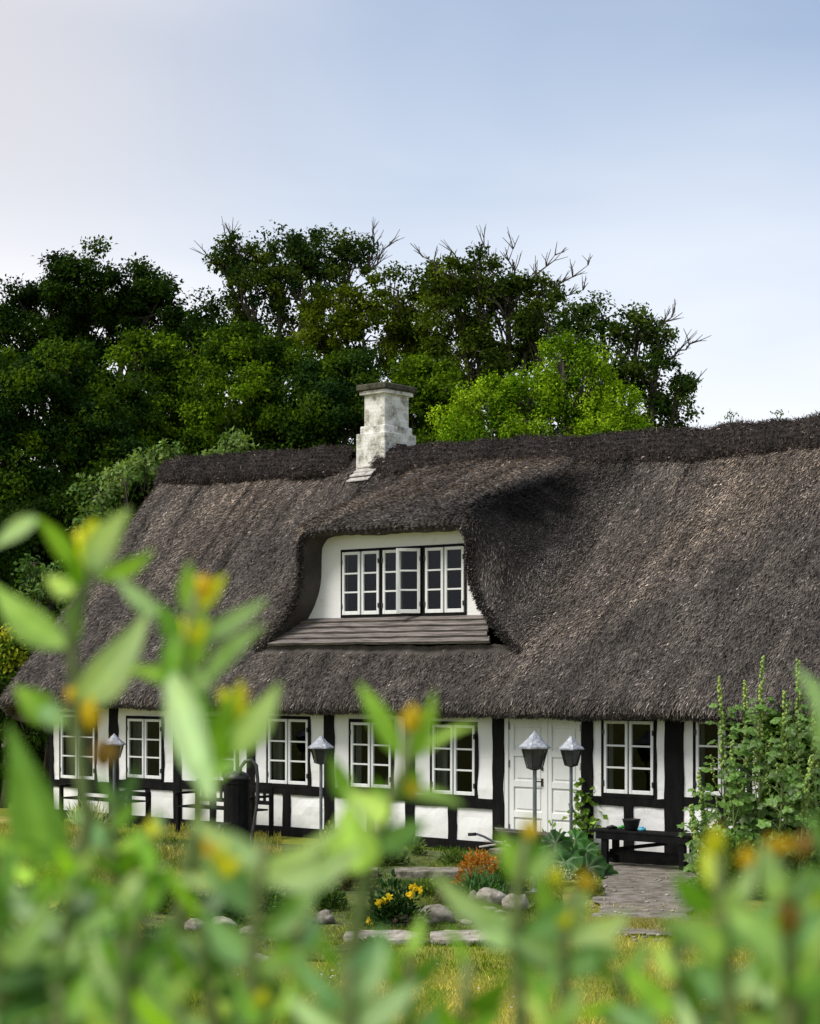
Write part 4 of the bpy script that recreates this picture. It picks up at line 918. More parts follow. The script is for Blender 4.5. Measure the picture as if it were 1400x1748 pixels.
# ------------------------------------------------------------------ wheelbarrow by the doorstep
wx = gp(962, 1478); wq = Vector((wx.x, 24.2, 0))
D_ = 24.2
def wb(px, py, d=0): p = at(px, py, D_ + d); return p - wq
bar = empty('wheelbarrow', wq, 'wheelbarrow with black tyre and bent metal handle before the doorstep', 'wheelbarrow')
mb = MB(); R_ = .19; c = wb(962, 1450)
c.z = R_; n_ = 26; pts = [c + Vector((R_ * math.cos(6.2832 * i / n_), R_ * .35 * math.cos(6.2832 * i / n_), R_ * math.sin(6.2832 * i / n_))) for i in range(n_ + 1)]
mb.tube(pts, .045, 9, cap=False); mb.build('tyre', M['rubber'], bar, smooth=True)
mb = MB(); mb.tube([c + Vector((0, -.07, 0)), c + Vector((0, .07, 0))], .03, 10)
for i in range(6): a = 6.2832 * i / 6; mb.tube([c, c + Vector((R_ * math.cos(a), R_ * .35 * math.cos(a), R_ * math.sin(a)))], .008, 5)
mb.build('wheel_rim', M['steel'], bar)
for dy in (-.25, .2):
    h0 = wb(801, 1425, dy); mb = MB()
    mb.tube([h0, wb(815, 1424, dy), wb(826, 1428, dy), wb(845, 1438, dy), wb(880, 1452, dy * .8), c + Vector((0, dy * .3, 0))], .016, 8); mb.build('handle', M['steel'], bar, smooth=True)
    mb = MB(); mb.tube([wb(799, 1424.6, dy), wb(813, 1424, dy)], .022, 8); mb.build('grip', M['rubber'], bar, smooth=True)
mb = MB(); tz = .30; a0 = wb(845, 1450); 
top_ = [(a0.x, -.28, .52), (c.x - .05, -.24, .44), (c.x - .05, .24, .44), (a0.x, .28, .52)]; bot = [(a0.x + .25, -.16, .26), (c.x - .22, -.16, .24), (c.x - .22, .16, .24), (a0.x + .25, .16, .26)]
mb.add([Vector(p) for p in top_ + bot], [(0, 1, 5, 4), (1, 2, 6, 5), (2, 3, 7, 6), (3, 0, 4, 7), (4, 5, 6, 7)]); mb.build('tray', M['greywood'], bar)
for dy in (-.15, .15): mb = MB(); mb.tube([(a0.x + .3, dy, .27), (a0.x + .22, dy, .0)], .014, 6); mb.build('leg', M['steel'], bar)
for i, (x0, y0, x1, y1, lab) in enumerate(((826, 1436, 900, 1440, 'upper thin wooden stick lying across the wheelbarrow'), (818, 1446, 905, 1433, 'lower thin wooden stick lying across the wheelbarrow'))):
    a, b = at(x0, y0, D_ - .02 * i), at(x1, y1, D_); mb = MB(a); mb.tube([a, b], .014, 7); tag(mb.build('wooden_stick', M['palewood'], smooth=True, loc=a), lab, 'stick', 'sticks in the wheelbarrow')

# ------------------------------------------------------------------ stones
def stone(px, py, wpx, hpx, mat, label, name='field_stone', flat=1.0, grp='stones edging the garden bed'):
    p = gp(px, py); k = p.y / F; rx, rz = wpx * k / 2, hpx * k * .5 * flat
    import bmesh
    bm = bmesh.new(); bmesh.ops.create_icosphere(bm, subdivisions=3, radius=1); sd_ = random.random() * 99
    for v in bm.verts:
        a = v.co.copy(); f = 1 + .26 * float(fnoise(a.x * .7 + sd_, a.y * .7 + a.z, 1.0, 3, int(sd_) % 9)) + .10 * float(fnoise(a.z * 2 + sd_, a.x * 2, 1.5, 3, 3))
        v.co = Vector((a.x * rx * f, a.y * rx * .75 * f, max(a.z, -.6) * rz * f))
    me = bpy.data.meshes.new(name); bm.to_mesh(me); bm.free(); me.polygons.foreach_set('use_smooth', [True] * len(me.polygons)); me.materials.append(M[mat])
    o = bpy.data.objects.new(name, me); col.objects.link(o); o.location = (p.x, p.y, .02 + rz * .45); o.rotation_euler = (0, 0, random.uniform(-.5, .5)); tag(o, label, 'stone', grp)
for a in [(690, 1584, 46, 30, 'pinkstone', 'smooth pink stone beside the yellow rose bush'), (738, 1576, 74, 36, 'greystone', 'large brown grey boulder right of the pink stone'),
          (838, 1545, 50, 36, 'stone', 'angular pale stone on top of the pile below the orange shrub'), (808, 1543, 24, 26, 'greystone', 'small grey stone at the left of the pile below the orange shrub'), (832, 1560, 26, 14, 'stone', 'small rounded pale stone in the middle of the pile'),
          (852, 1564, 20, 12, 'greystone', 'small rounded darker stone at the right of the pile'), (838, 1574, 28, 14, 'stone', 'flat pale stone near the foot of the pile'), (800, 1566, 28, 16, 'stone', 'pale stone lying in the grass left of the pile'), (878, 1556, 44, 38, 'stone', 'broad sloping pale stone right of the pile'),
          (856, 1580, 24, 14, 'stone', 'lowest pale stone of the pile'), (798, 1580, 24, 11, 'stone', 'low flat pale stone below the left of the pile'), (335, 1590, 36, 26, 'stone', 'rounded tan stone left of the pump'), (380, 1586, 44, 24, 'stone', 'whitish rounded stone in front of the pump'), (424, 1598, 36, 20, 'greystone', 'mossy low stone right of the whitish stone'),
          (552, 1578, 36, 26, 'greystone', 'brownish stone left of the yellow rose bush'), (436, 1655, 52, 34, 'stone', 'large pale stone in the lawn near the bottom'), (398, 1618, 30, 14, 'greystone', 'flat mossy stone above the large pale stone')]:
    stone(*a[:5], a[5])
def slab(px, py, wpx, depth, hh, mat, label, name='stone_slab'):
    p = gp(px, py); k = p.y / F; wv = wpx * k; mb = MB()
    n_ = 22; top = [Vector((wv / 2 * math.cos(a) * (1 + .10 * math.sin(3 * a + px)) , depth / 2 * math.sin(a) * (1 + .08 * math.cos(4 * a)), 0)) for a in [6.2832 * i / n_ for i in range(n_)]]
    for t in top: t.x = max(-wv / 2, min(wv / 2, t.x * 1.25)); t.y = max(-depth / 2, min(depth / 2, t.y * 1.25))
    vs = [t + Vector((0, 0, -.02)) for t in top] + [t + Vector((0, 0, hh - .012)) for t in top] + [t * .97 + Vector((0, 0, hh + .004 * math.sin(i * 2.1))) for i, t in enumerate(top)]
    fs = [(i, (i + 1) % n_, n_ + (i + 1) % n_, n_ + i) for i in range(n_)] + [(n_ + i, n_ + (i + 1) % n_, 2 * n_ + (i + 1) % n_, 2 * n_ + i) for i in range(n_)] + [tuple(2 * n_ + i for i in range(n_))]
    mb.add(vs, fs); tag(mb.build(name, M[mat], loc=(p.x, p.y + depth / 2, 0)), label, 'stone slab', 'flat stone slabs')
slab(742, 1500, 140, .5, .09, 'greystone', 'raised flat stone slab left of the orange shrub')
slab(650, 1612, 130, .6, .05, 'stone', 'long pale flagstone below the yellow rose bush')
slab(790, 1612, 110, .6, .05, 'stone', 'pale flagstone below the stone pile')
slab(600, 1500, 90, .5, .10, 'greystone', 'shaded stone slab behind the yellow rose bush')

# ------------------------------------------------------------------ garden plants
def bushlet(name, label, px, py, w_px, h_px, c1, c2, n=900, ls=.07, flowers=None, up=.6, cat='plant', stemc='stem', lw=.55, shell=.5, grp=None):
    p = gp(px, py); k = p.y / F; rx, h = w_px * k / 2, h_px * k
    root = empty(name, p, label, cat, grp); u = rnd_unit(n); u[:, 2] = np.abs(u[:, 2]); rr = RS.uniform(shell, 1, n)
    P = u * rr[:, None] * np.array([rx, rx * .8, h]) * (1 + .2 * fnoise(u[:, 0] * 3 + px, u[:, 2] * 3, 1.2, 3, 4))[:, None] + np.array([0, 0, .02])
    Dr = u * .7 + rnd_unit(n) * .6 + np.array([0, 0, up * .5]); Nn = rnd_unit(n) * .5 + np.array([0, -.3, 1])
    C = colvar(c1, c2, n, .25); V, Q, C = leaves_np(P, Dr, Nn, RS.uniform(.6, 1.3, n) * ls, RS.uniform(.6, 1.2, n) * ls * lw, C)
    npmesh('foliage', V, Q, M['leaf'], root, C)
    mb = MB()
    for i in range(14):
        q = P[RS.randint(n)]; mb.tube([(random.uniform(-.04, .04), random.uniform(-.04, .04), 0), (q[0] * .5, q[1] * .5, q[2] * .6), tuple(q)], [.010, .007, .004], 5, cap=False)
    mb.build('stems', M[stemc], root)
    if flowers:
        fc, nf, fs_ = flowers
        for (fx, fy) in nf:
            cpt = Vector(((fx - px) * k, -rx * .55, (py - fy) * k)); f_ = 14
            Pp = np.tile(np.array(cpt), (f_, 1)) + RS.normal(0, fs_ * .12, (f_, 3)); Dd = rnd_unit(f_) + np.array([0, -.5, .4])
            V, Q, C = leaves_np(Pp, Dd, rnd_unit(f_), np.full(f_, fs_ * .7), np.full(f_, fs_ * .65), colvar(fc, fc, f_, .12)); npmesh('flower', V, Q, M['petal'], root, C)
    return root
bushlet('rose_bush', 'dark leaved rose bush with yellow blooms behind the pink stone', 672, 1585, 105, 80, (.01, .03, .008), (.03, .075, .02), 900, .075, ((.85, .68, .03), [(705, 1512), (716, 1517), (655, 1536), (648, 1540), (632, 1570), (612, 1585), (700, 1525), (664, 1530)], .075), cat='rose bush', shell=.3)
bushlet('fire_shrub', 'round shrub with orange red leaf tips left of the lamp pair', 817, 1516, 78, 62, (.30, .09, .015), (.55, .28, .05), 1000, .055, None, cat='shrub', shell=.75, lw=.45)
bushlet('evergreen_clump', 'strap leaved green clump at the foot of the orange shrub', 822, 1534, 92, 30, (.04, .11, .03), (.13, .24, .09), 520, .13, None, lw=.22, shell=.2, up=1.2)
bushlet('herb_bush', 'dark green herb patch right of the orange shrub', 865, 1530, 60, 46, (.02, .06, .015), (.07, .14, .04), 600, .07)
bushlet('wall_shrub', 'small broad leaved shrub against the wall below the middle windows', 662, 1478, 70, 40, (.05, .09, .03), (.17, .22, .09), 420, .09, None, shell=.2, up=1)
bushlet('wall_shrub', 'thin weedy plant at the foot of the black wall post', 712, 1462, 34, 30, (.05, .1, .02), (.2, .26, .07), 160, .07, None, shell=.2, up=1)
bushlet('loosestrife', 'tall thin plant with small yellow flowers by the middle lamp', 562, 1472, 50, 58, (.08, .14, .02), (.25, .32, .05), 420, .055, ((.8, .7, .04), [(556, 1420), (560, 1434), (566, 1440), (558, 1452), (570, 1445)], .03), shell=.1, up=1.3)
bushlet('bronze_perennial', 'bronze brown perennial patch behind the rose bush', 600, 1520, 90, 56, (.05, .05, .02), (.16, .15, .06), 900, .055, None, shell=.2)
bushlet('red_rose', 'low plant with two red blooms beside the plank platform', 432, 1560, 80, 66, (.05, .12, .03), (.2, .3, .12), 700, .06, ((.65, .015, .02), [(436, 1490), (412, 1507)], .07), cat='rose bush', shell=.2)
bushlet('orange_tulip', 'pale green plant with one orange bloom by the planks', 470, 1560, 50, 82, (.1, .2, .06), (.28, .42, .16), 420, .06, ((.75, .3, .03), [(440, 1500)], .05), shell=.1, up=1.2)
bushlet('leafy_perennial', 'dark glossy perennial at the foot of the pump', 380, 1580, 90, 50, (.015, .05, .012), (.06, .13, .035), 700, .085, None, shell=.3)
bushlet('yellow_weed', 'spindly yellow green weed in the rough grass at left', 65, 1530, 60, 110, (.16, .2, .02), (.45, .46, .06), 380, .06, None, shell=.1, up=1.2)
bushlet('dark_groundcover', 'dark leaved bush at the lower left edge', 30, 1620, 130, 100, (.012, .035, .01), (.045, .10, .025), 1100, .10, None, shell=.4, cat='shrub')
bushlet('dark_groundcover', 'dark low leafy plant left of the bottom stones', 150, 1600, 110, 70, (.015, .04, .01), (.06, .11, .03), 900, .09, None, shell=.4, cat='shrub')
bushlet('strap_grass', 'pale striped grass tuft before the left slatted bench', 150, 1413, 70, 36, (.25, .32, .12), (.62, .66, .40), 420, .22, None, shell=.02, lw=.09, up=2.2)
bushlet('sedum', 'brown seed headed plant left of the orange shrub', 758, 1545, 36, 30, (.06, .04, .03), (.22, .15, .11), 300, .04, None, shell=.4)
bushlet('white_edging_flowers', 'low plant with tiny white blooms in front of the rhubarb', 945, 1508, 90, 26, (.1, .16, .05), (.65, .66, .5), 700, .035, None, shell=.5)
bushlet('hazel_shoots', 'light green leafy shoots growing beside the door', 945, 1470, 50, 60, (.08, .18, .02), (.24, .36, .06), 280, .085, None, shell=.2, up=1)
bushlet('low_weeds', 'mixed green weeds at the left foot of the hollyhocks', 1245, 1530, 120, 110, (.03, .08, .02), (.14, .24, .04), 2000, .08, None, shell=.3)
bushlet('low_weeds', 'mixed green weeds at the right foot of the hollyhocks', 1350, 1530, 180, 110, (.03, .08, .02), (.14, .22, .06), 1800, .09, None, shell=.3)

for (a, b, wv, hv, c1, c2, ls, lab) in [(520, 1490, 80, 44, (.02, .06, .01), (.10, .17, .03), .07, 'mid green perennial between the pump and the middle lamp'), (480, 1530, 70, 46, (.015, .045, .01), (.06, .12, .02), .07, 'dark green perennial right of the plank platform'),
    (600, 1482, 70, 34, (.05, .10, .02), (.2, .27, .05), .06, 'yellowish low perennial below the third window'), (560, 1555, 70, 44, (.02, .06, .012), (.09, .15, .03), .06, 'low green perennial left of the yellow rose bush'), (730, 1532, 44, 26, (.06, .12, .02), (.22, .3, .06), .05, 'bright low herb right of the yellow rose bush'),
    (775, 1478, 60, 22, (.04, .09, .015), (.16, .22, .05), .05, 'low weeds along the wall below the sixth window'), (895, 1490, 50, 44, (.02, .07, .015), (.11, .19, .03), .08, 'leafy perennial between the orange shrub and the rhubarb'), (1010, 1530, 50, 26, (.05, .09, .02), (.24, .26, .08), .04, 'low dry plant on the left edge of the path'),
    (300, 1560, 90, 50, (.03, .08, .012), (.13, .2, .03), .07, 'mid green perennial left of the tan stone'), (230, 1480, 90, 40, (.05, .09, .012), (.22, .28, .04), .07, 'yellowish plant patch at the foot of the left lamp'), (640, 1625, 60, 20, (.04, .09, .02), (.16, .22, .05), .04, 'low weeds in front of the long flagstone'), (880, 1600, 70, 24, (.04, .09, .02), (.2, .24, .06), .04, 'low weeds right of the foot of the stone pile')]:
    bushlet('perennial', lab, a, b, wv, hv, c1, c2, 520, ls, None, shell=.3, up=1, grp='green perennials filling the garden bed')

# vine on the post right of the door
vb = hloc(1000, -.15, 0); vine = empty('grape_vine', vb, 'twisting vine with bright leaves on the post right of the door', 'climbing plant')
mb = MB(); vp = [hloc(px, -.12, fz(px, py, -.12)) - vb for px, py in ((1003, 1462), (998, 1440), (1002, 1415), (996, 1395), (990, 1375), (997, 1358), (992, 1348))]; mb.tube(vp, [.03, .027, .022, .018, .014, .01, .006], 6); mb.build('vine_stem', M['bark'], vine, smooth=True)
LP = np.array([np.array(vp[random.randint(2, 6)]) + RS.normal(0, .07, 3) * np.array([1, .5, 1]) for _ in range(70)] + [np.array(vp[random.randint(0, 3)]) + RS.normal(0, .12, 3) * np.array([1, .6, 1]) for _ in range(110)])
V, Q, C = leaves_np(LP, rnd_unit(180) + np.array([0, -.3, .1]), rnd_unit(180) * .6 + np.array([0, -.7, .6]), RS.uniform(.06, .12, 180), RS.uniform(.06, .11, 180), colvar((.07, .16, .02), (.22, .34, .06), 180)); npmesh('foliage', V, Q, M['leaf'], vine, C)

# lobed leaf shapes (rhubarb, hollyhock)
def lobed(mb, c, nrm, fwd, r, lobes=5, colr=(.1, .2, .05), crinkle=.12, dep=.25):
    c = Vector(c); nrm = Vector(nrm).normalized(); fwd = (Vector(fwd) - nrm * Vector(fwd).dot(nrm)).normalized(); sd_ = nrm.cross(fwd); n_ = lobes * 4
    mb.cc = colr; vs = [c]; ph = random.random() * 6
    for ring, rr in ((0, .5), (1, 1.0)):
        for i in range(n_):
            a = -math.pi * .9 + math.pi * 1.8 * i / (n_ - 1); q = rr * r * (1 - (dep if ring else .05) * (.5 - .5 * math.cos(a * lobes / .9 * 1.0 + math.pi)) ** 1.5) * (1 - .12 * abs(a) / 3)
            vs.append(c + fwd * q * math.cos(a) + sd_ * q * math.sin(a) + nrm * (crinkle * r * math.sin(a * lobes + ph + ring) - .12 * r * ring))
    fs = [(0, 1 + i, 2 + i) for i in range(n_ - 1)] + [(1 + i, 1 + n_ + i, 2 + n_ + i, 2 + i) for i in range(n_ - 1)]
    mb.add(vs, fs)
rb_ = gp(972, 1492); rhu = empty('rhubarb_plant', rb_, 'rhubarb clump with huge crinkled leaves in front of the lamp pair', 'plant')
lm, st_ = MB(), MB(); kk = rb_.y / F
for (px, py, r_, dy) in ((925, 1468, .26, -.1), (950, 1445, .24, .1), (975, 1462, .30, -.25), (1000, 1480, .26, -.3), (1018, 1478, .22, -.1), (945, 1485, .26, -.3), (985, 1440, .2, .2), (960, 1470, .26, -.4), (910, 1488, .22, -.1), (1030, 1490, .18, -.2), (1000, 1458, .2, .1), (978, 1490, .24, -.45)):
    c = Vector(((px - 972) * kk, dy, (1492 - py) * kk + .03)); lobed(lm, c, (random.uniform(-.4, .4), -.75 + random.uniform(-.3, .2), .75), (c.x * 2 + random.uniform(-.4, .4), -.3, -.2), r_, 7, tuple(np.array((.045, .13, .025)) * random.uniform(.6, 1.9)), .16, .18)
    st_.tube([(random.uniform(-.1, .1), 0, 0), c * .6 + Vector((0, 0, .05)), c], [.018, .014, .01], 6)
lm.build('foliage', M['waxleaf'], rhu, smooth=True); st_.build('stems', M['redstem'], rhu)

# hollyhocks
def hollyhock(px, py_top, D, lean, label, seed, leafy=1.0, bot=1500, pxb=None):
    random.seed(seed); pxb = px if pxb is None else pxb
    b = Vector(((pxb - CX) / F * D, D, 0)); root = empty('hollyhock', b, label, 'flower', 'hollyhocks by the bench')
    top = at(px, py_top, D) - b; mid = top * .5 + Vector((lean, 0, 0)); n_ = 16; st = []
    for i in range(n_ + 1):
        t = i / n_; st.append(Vector((0, 0, 0)) * (1 - t) ** 2 + mid * 2 * t * (1 - t) + top * t * t)
    ms = MB(); ms.cc = (1, 1, 1); ms.tube(st, [.018 * (1 - .75 * i / n_) for i in range(n_ + 1)], 7); 
    ml = MB(); mbud = MB()
    H = top.z
    def P(t): i = min(n_ - 1, int(t * n_)); return st[i].lerp(st[i + 1], t * n_ - i)
    for k in range(int(66 * leafy)):
        t = .08 + .74 * random.random(); a = random.random() * 6.28; p = P(t); ln = (.26 * (1 - t) + .07); e = p + Vector((math.cos(a) * ln, math.sin(a) * ln, .10 + random.uniform(-.08, .06)))
        ms.tube([p, p.lerp(e, .6) + Vector((0, 0, .03)), e], [.005, .004, .003], 4, cap=False)
        lobed(ml, e, (math.cos(a) * .3 + random.uniform(-.3, .3), math.sin(a) * .3 - .35, .8), (math.cos(a), math.sin(a), -.3), random.uniform(.06, .12) * (1.3 - t * .75), 5, tuple(np.array((.10, .19, .035)) * random.uniform(.55, 1.7)), .14, .30)
    for k in range(70):
        t = .56 + .44 * (k / 70); a = random.random() * 6.28; p = P(min(t, .999)); rr = .018 * (1.35 - t) + .010; off = .028 * (1.6 - t)
        c = p + Vector((math.cos(a) * off, math.sin(a) * off, .01)); mbud.cc = tuple(np.array((.24, .34, .08)) * random.uniform(.7, 1.4)); mbud.ball(c, rr, 6, (1, 1, 1.2))
        if t < .85 and random.random() < .55:
            mbud.cc = (.16, .26, .06)
            lobed(ml, c + Vector((math.cos(a) * .02, math.sin(a) * .02, 0)), (math.cos(a), math.sin(a), .7), (math.cos(a), math.sin(a), -.1), random.uniform(.02, .035), 3, (.20, .32, .07), .1, .3)
    for sidek in range(3 if leafy > .8 else 1):
        t0 = random.uniform(.25, .45); p0 = P(t0); a = random.random() * 6.28; e = p0 + Vector((math.cos(a) * .22, math.sin(a) * .2, H * random.uniform(.2, .3))); m_ = p0.lerp(e, .5) + Vector((math.cos(a) * .06, 0, -.04))
        ms.tube([p0, m_, e], [.008, .006, .003], 5, cap=False)
        sb_ = MB()
        for k in range(16): q = m_.lerp(e, k / 16); sb_.cc = (.24, .34, .08); sb_.ball(q + Vector((random.uniform(-.02, .02), random.uniform(-.02, .02), 0)), .013, 6)
        sb_.build('flower_spike', M['leafplain'], root, smooth=True)
    ms.build('stem', M['stem'], root, smooth=True); ml.build('foliage', M['waxleaf'], root, smooth=True); mbud.build('flower_spike', M['leafplain'], root, smooth=True)
M['leafplain'] = leafmat('bud', .6, .1)
for a in [(1226, 1155, 22.2, .06, 'hollyhock standing alone with a bare curved tip left of the others', 41, .7, 1500, 1238), (1272, 1162, 22.6, 0, 'short tipped hollyhock second from the left', 42, 1.1, 1500, 1280), (1302, 1120, 22.0, -.03, 'tall slender hollyhock third from the left', 43, 1.1, 1500, 1296),
          (1340, 1180, 21.6, .08, 'thick stemmed hollyhock bending right, fourth from the left', 44, 1.1, 1500, 1320), (1363, 1126, 22.5, 0, 'tall hollyhock near the right edge', 45, 1.1, 1500, 1362), (1390, 1165, 22.2, 0, 'hollyhock at the right edge of the picture', 46, 1.1, 1500, 1396),
          (1386, 1290, 21.2, -.05, 'short hollyhock in front at the right edge', 47, .6, 1500, 1362), (1180, 1375, 21.9, -.1, 'small drooping hollyhock shoot reaching over the bench', 48, .35, 1500, 1222), (1192, 1318, 22.1, -.05, 'small hollyhock shoot before the right window', 49, .5, 1500, 1232), (1250, 1265, 21.9, 0, 'half high hollyhock shoot before the right window', 50, .9, 1500, 1255)]: hollyhock(*a)
random.seed(60)
shrub('climbing_shrub', 'dense dark shrub against the wall behind the hollyhocks', 1390, 23.1, [(1345, 1250, 40, 40), (1395, 1230, 45, 50), (1360, 1320, 50, 50), (1400, 1330, 50, 60), (1340, 1390, 50, 40), (1400, 1420, 60, 50), (1310, 1300, 22, 34), (1440, 1280, 50, 80), (1440, 1400, 60, 80), (1290, 1400, 36, 36)], (.02, .05, .008), (.09, .17, .025), lsize=.07, dens=1.3, clump=.13, seed=61, group='shrubs by the bench', trunk_r=.03)
# sprouts growing out of the ridge
for px, py, lab, h_ in ((1248, 722, 'tiny plant growing out of the thatched ridge', .16), (1330, 722, 'smallest sprout on the thatched ridge at right', .07)):
    s_ = fac(px, RY); b = W(s_, RY, float(ridge_z(s_)) + .2); r_ = empty('ridge_sprout', b, lab, 'plant'); mb = MB()
    for k in range(4): e = Vector((random.uniform(-.1, .1), random.uniform(-.04, .04), h_ * random.uniform(.7, 1.1))); mb.tube([(0, 0, -.05), e * .5, e], [.006, .005, .003], 4)
    mb.build('stems', M['stem'], r_); n_ = 30; P = RS.normal(0, .05, (n_, 3)) * np.array([1, .5, .6]) + np.array([0, 0, h_ * .8])
    V, Q, C = leaves_np(P, rnd_unit(n_), rnd_unit(n_), np.full(n_, .05), np.full(n_, .025), colvar((.06, .1, .03), (.15, .2, .06), n_)); npmesh('foliage', V, Q, M['leaf'], r_, C)

# ------------------------------------------------------------------ foreground shoots (close to the lens, out of focus)
G1 = (.24, .42, .04); G2 = (.13, .28, .015); PL = (.50, .63, .37); PB = (.38, .54, .27); DKG = (.06, .14, .03); BL = (.18, .34, .13); YL_ = (.66, .68, .02); OR = (.62, .45, .02); BRN = (.24, .15, .03)
def leafgrid(mb, B, T, wd, colr, bend=.12, roll=.0, cup=.18, face=None, sideb=0.0):
    B, T = Vector(B), Vector(T); d = T - B; L = d.length; dn = d.normalized(); view = Vector((0, -1, 0)) if face is None else Vector(face)
    vn = (view - dn * view.dot(dn)); vn = vn.normalized() if vn.length > 1e-3 else dn.orthogonal(); sd_ = dn.cross(vn)
    nr = vn * math.cos(roll) + sd_ * math.sin(roll); sw = dn.cross(nr); NU, NV = 12, 4; vs = []; c0 = np.array(colr)
    n0 = len(mb.v)
    for i in range(NU + 1):
        u = i / NU; w_ = wd / 2 * (max(0, math.sin(math.pi * u ** .75)) ** 1.05 if 0 < u < 1 else 0) + .0006; ctr = B + dn * L * u - nr * bend * L * 4 * u * (u - 1) * 1 + sw * sideb * L * 4 * u * (1 - u)
        for j in range(-NV // 2, NV // 2 + 1):
            f = j / (NV / 2); vs.append(ctr + sw * w_ * f + nr * cup * w_ * abs(f) ** 1.5 + nr * .03 * w_ * math.sin(u * 19 + j))
    m = NV + 1; fs = [(i * m + j, i * m + j + 1, (i + 1) * m + j + 1, (i + 1) * m + j) for i in range(NU) for j in range(NV)]
    mb.cc = tuple(colr); mb.add(vs, fs)
    for q in range(len(vs)):       # paler midrib
        if q % m == NV // 2: mb.c[n0 + q] = tuple(np.minimum(c0 * 1.5 + .03, 1))
def jit(c, a=.15): return tuple(np.clip(np.array(c) * (1 + random.uniform(-a, a)), 0, 1))
def shoot(label, d, stem, leaves, buds=(), sr=.0032):
    """stem in pixels top to bottom; leaves (bx,by,tx,ty,w,colour[,dz,roll])"""
    last = stem[-1]; bpt = at(last[0], last[1], d); gx = bpt.x + random.uniform(-.05, .05); base = Vector((gx, d + random.uniform(-.05, .05), float(gz(gx, d)) - .02))
    root = empty('hedge_shoot', base, label, 'shrub shoot', 'blurred hedge shoots in the foreground')
    pts = [at(x, y, d) for x, y in stem]; pts.append(pts[-1].lerp(base, .3)); pts.append(pts[-2].lerp(base, .7)); pts.append(base)
    mb = MB(base); n_ = len(pts); mb.tube(pts, [sr * (.6 + .9 * i / n_) for i in range(n_)], 8); mb.build('stem', M['stem'], root, smooth=True)
    ml = MB(base)
    for lf in leaves:
        bx, by, tx, ty, w_, c = lf[:6]; dz = lf[6] if len(lf) > 6 else random.uniform(-.03, .02); rl = lf[7] if len(lf) > 7 else random.uniform(-.5, .5)
        leafgrid(ml, at(bx, by, d), at(tx, ty, d + dz), w_ * .78 / F * d, jit(c), bend=random.uniform(-.06, .12), roll=rl, sideb=lf[8] if len(lf) > 8 else random.uniform(-.08, .08))
    ml.build('foliage', M['waxleaf'], root, smooth=True)
    if buds:
        for (x, y, r_, c) in buds:
            r_ = r_ * .78
            m2 = MB(base)
            for q in range(7):
                a = random.random() * 6.28; e = r_ * random.uniform(.8, 1.3); leafgrid(m2, at(x - math.cos(a) * r_ * .3, y + r_ * .5, d), at(x + math.cos(a) * e * .7, y - abs(math.sin(a)) * e, d + random.uniform(-.01, .01)), r_ * .7 / F * d, jit(c, .25), roll=random.uniform(-1, 1))
            m2.build('bud', M['petal'], root, smooth=True)
shoot('tall hedge shoot at the left with a yellow tip before the roof', 1.05, [(160, 960), (140, 1020), (118, 1080), (128, 1160), (132, 1260), (150, 1400), (120, 1560), (110, 1748)],
      [(130, 975, 62, 882, 40, G1, -.02, .3), (66, 884, -12, 935, 40, PB, .02, .2), (150, 985, 222, 868, 62, PL, -.02, .1), (142, 980, 165, 885, 50, YL_, 0, .5), (165, 985, 262, 938, 34, G1, -.03, .2), (128, 1010, 80, 985, 42, PL, -.02, .1),
       (112, 1105, -14, 995, 74, PB, -.03, 0, -.06), (132, 1205, 256, 1040, 84, PL, -.03, 0, .06), (100, 1232, 25, 1172, 66, G1, .0, .1), (110, 1240, 60, 1200, 50, PB, .0, .1), (135, 1000, 130, 940, 34, G2), (125, 1100, 140, 1010, 40, G2), (75, 1480, 15, 1235, 120, BL, -.1, 0, .05)],
      [(150, 925, 36, YL_), (152, 1225, 48, OR), (180, 1290, 44, BRN), (125, 1190, 24, OR)], .004)
shoot('hedge shoot with a yellow orange crown before the left roof slope', 1.0, [(335, 1010), (325, 1080), (312, 1150), (318, 1230), (350, 1330), (330, 1450), (300, 1600), (290, 1748)],
      [(330, 1055, 324, 958, 42, G1, 0, .1), (340, 1040, 385, 980, 30, YL_, 0, .3), (275, 1052, 196, 982, 36, PB, 0, .1), (340, 1092, 456, 1022, 38, PB, 0, .1), (352, 1160, 452, 1066, 38, PB, -.02, .1), (300, 1100, 270, 1030, 46, G2, 0, .2), (318, 1170, 212, 1142, 36, G1, 0, .4), (312, 1180, 375, 1135, 44, PL, 0, .3),
       (285, 1140, 368, 1370, 100, PB, -.08, .5, .04), (300, 1080, 285, 1190, 50, G2, 0, .2), (360, 1240, 320, 1110, 44, G2, .02, .2), (330, 1140, 350, 1040, 46, G1, 0, 0), (390, 1290, 478, 1165, 66, PL, -.02, .2), (375, 1310, 400, 1180, 60, G1, -.01, .2), (340, 1360, 420, 1300, 50, PB, -.05)],
      [(350, 1005, 30, OR), (330, 1085, 42, YL_), (402, 1210, 52, YL_), (410, 1190, 26, OR)], .004)
shoot('hedge shoot with an orange tip before the middle windows', 1.0, [(700, 1250), (690, 1310), (665, 1370), (640, 1430), (620, 1520), (600, 1640), (590, 1748)],
      [(682, 1290, 612, 1165, 48, G1, 0, .2), (690, 1300, 740, 1180, 40, G1, 0, .3), (700, 1300, 812, 1238, 30, PB, .03, .9), (600, 1375, 566, 1288, 44, G2, 0, .1), (660, 1400, 590, 1350, 60, PL, -.05, .2), (620, 1490, 596, 1365, 110, PB, -.06, .1), (680, 1350, 790, 1375, 30, PB, .02, .3), (640, 1450, 730, 1400, 60, BL, .0, .2), (655, 1420, 640, 1330, 50, G2, 0, .2), (675, 1360, 720, 1310, 46, G2, 0, .2)],
      [(706, 1232, 34, OR), (704, 1345, 22, OR), (592, 1430, 34, YL_)], .004)
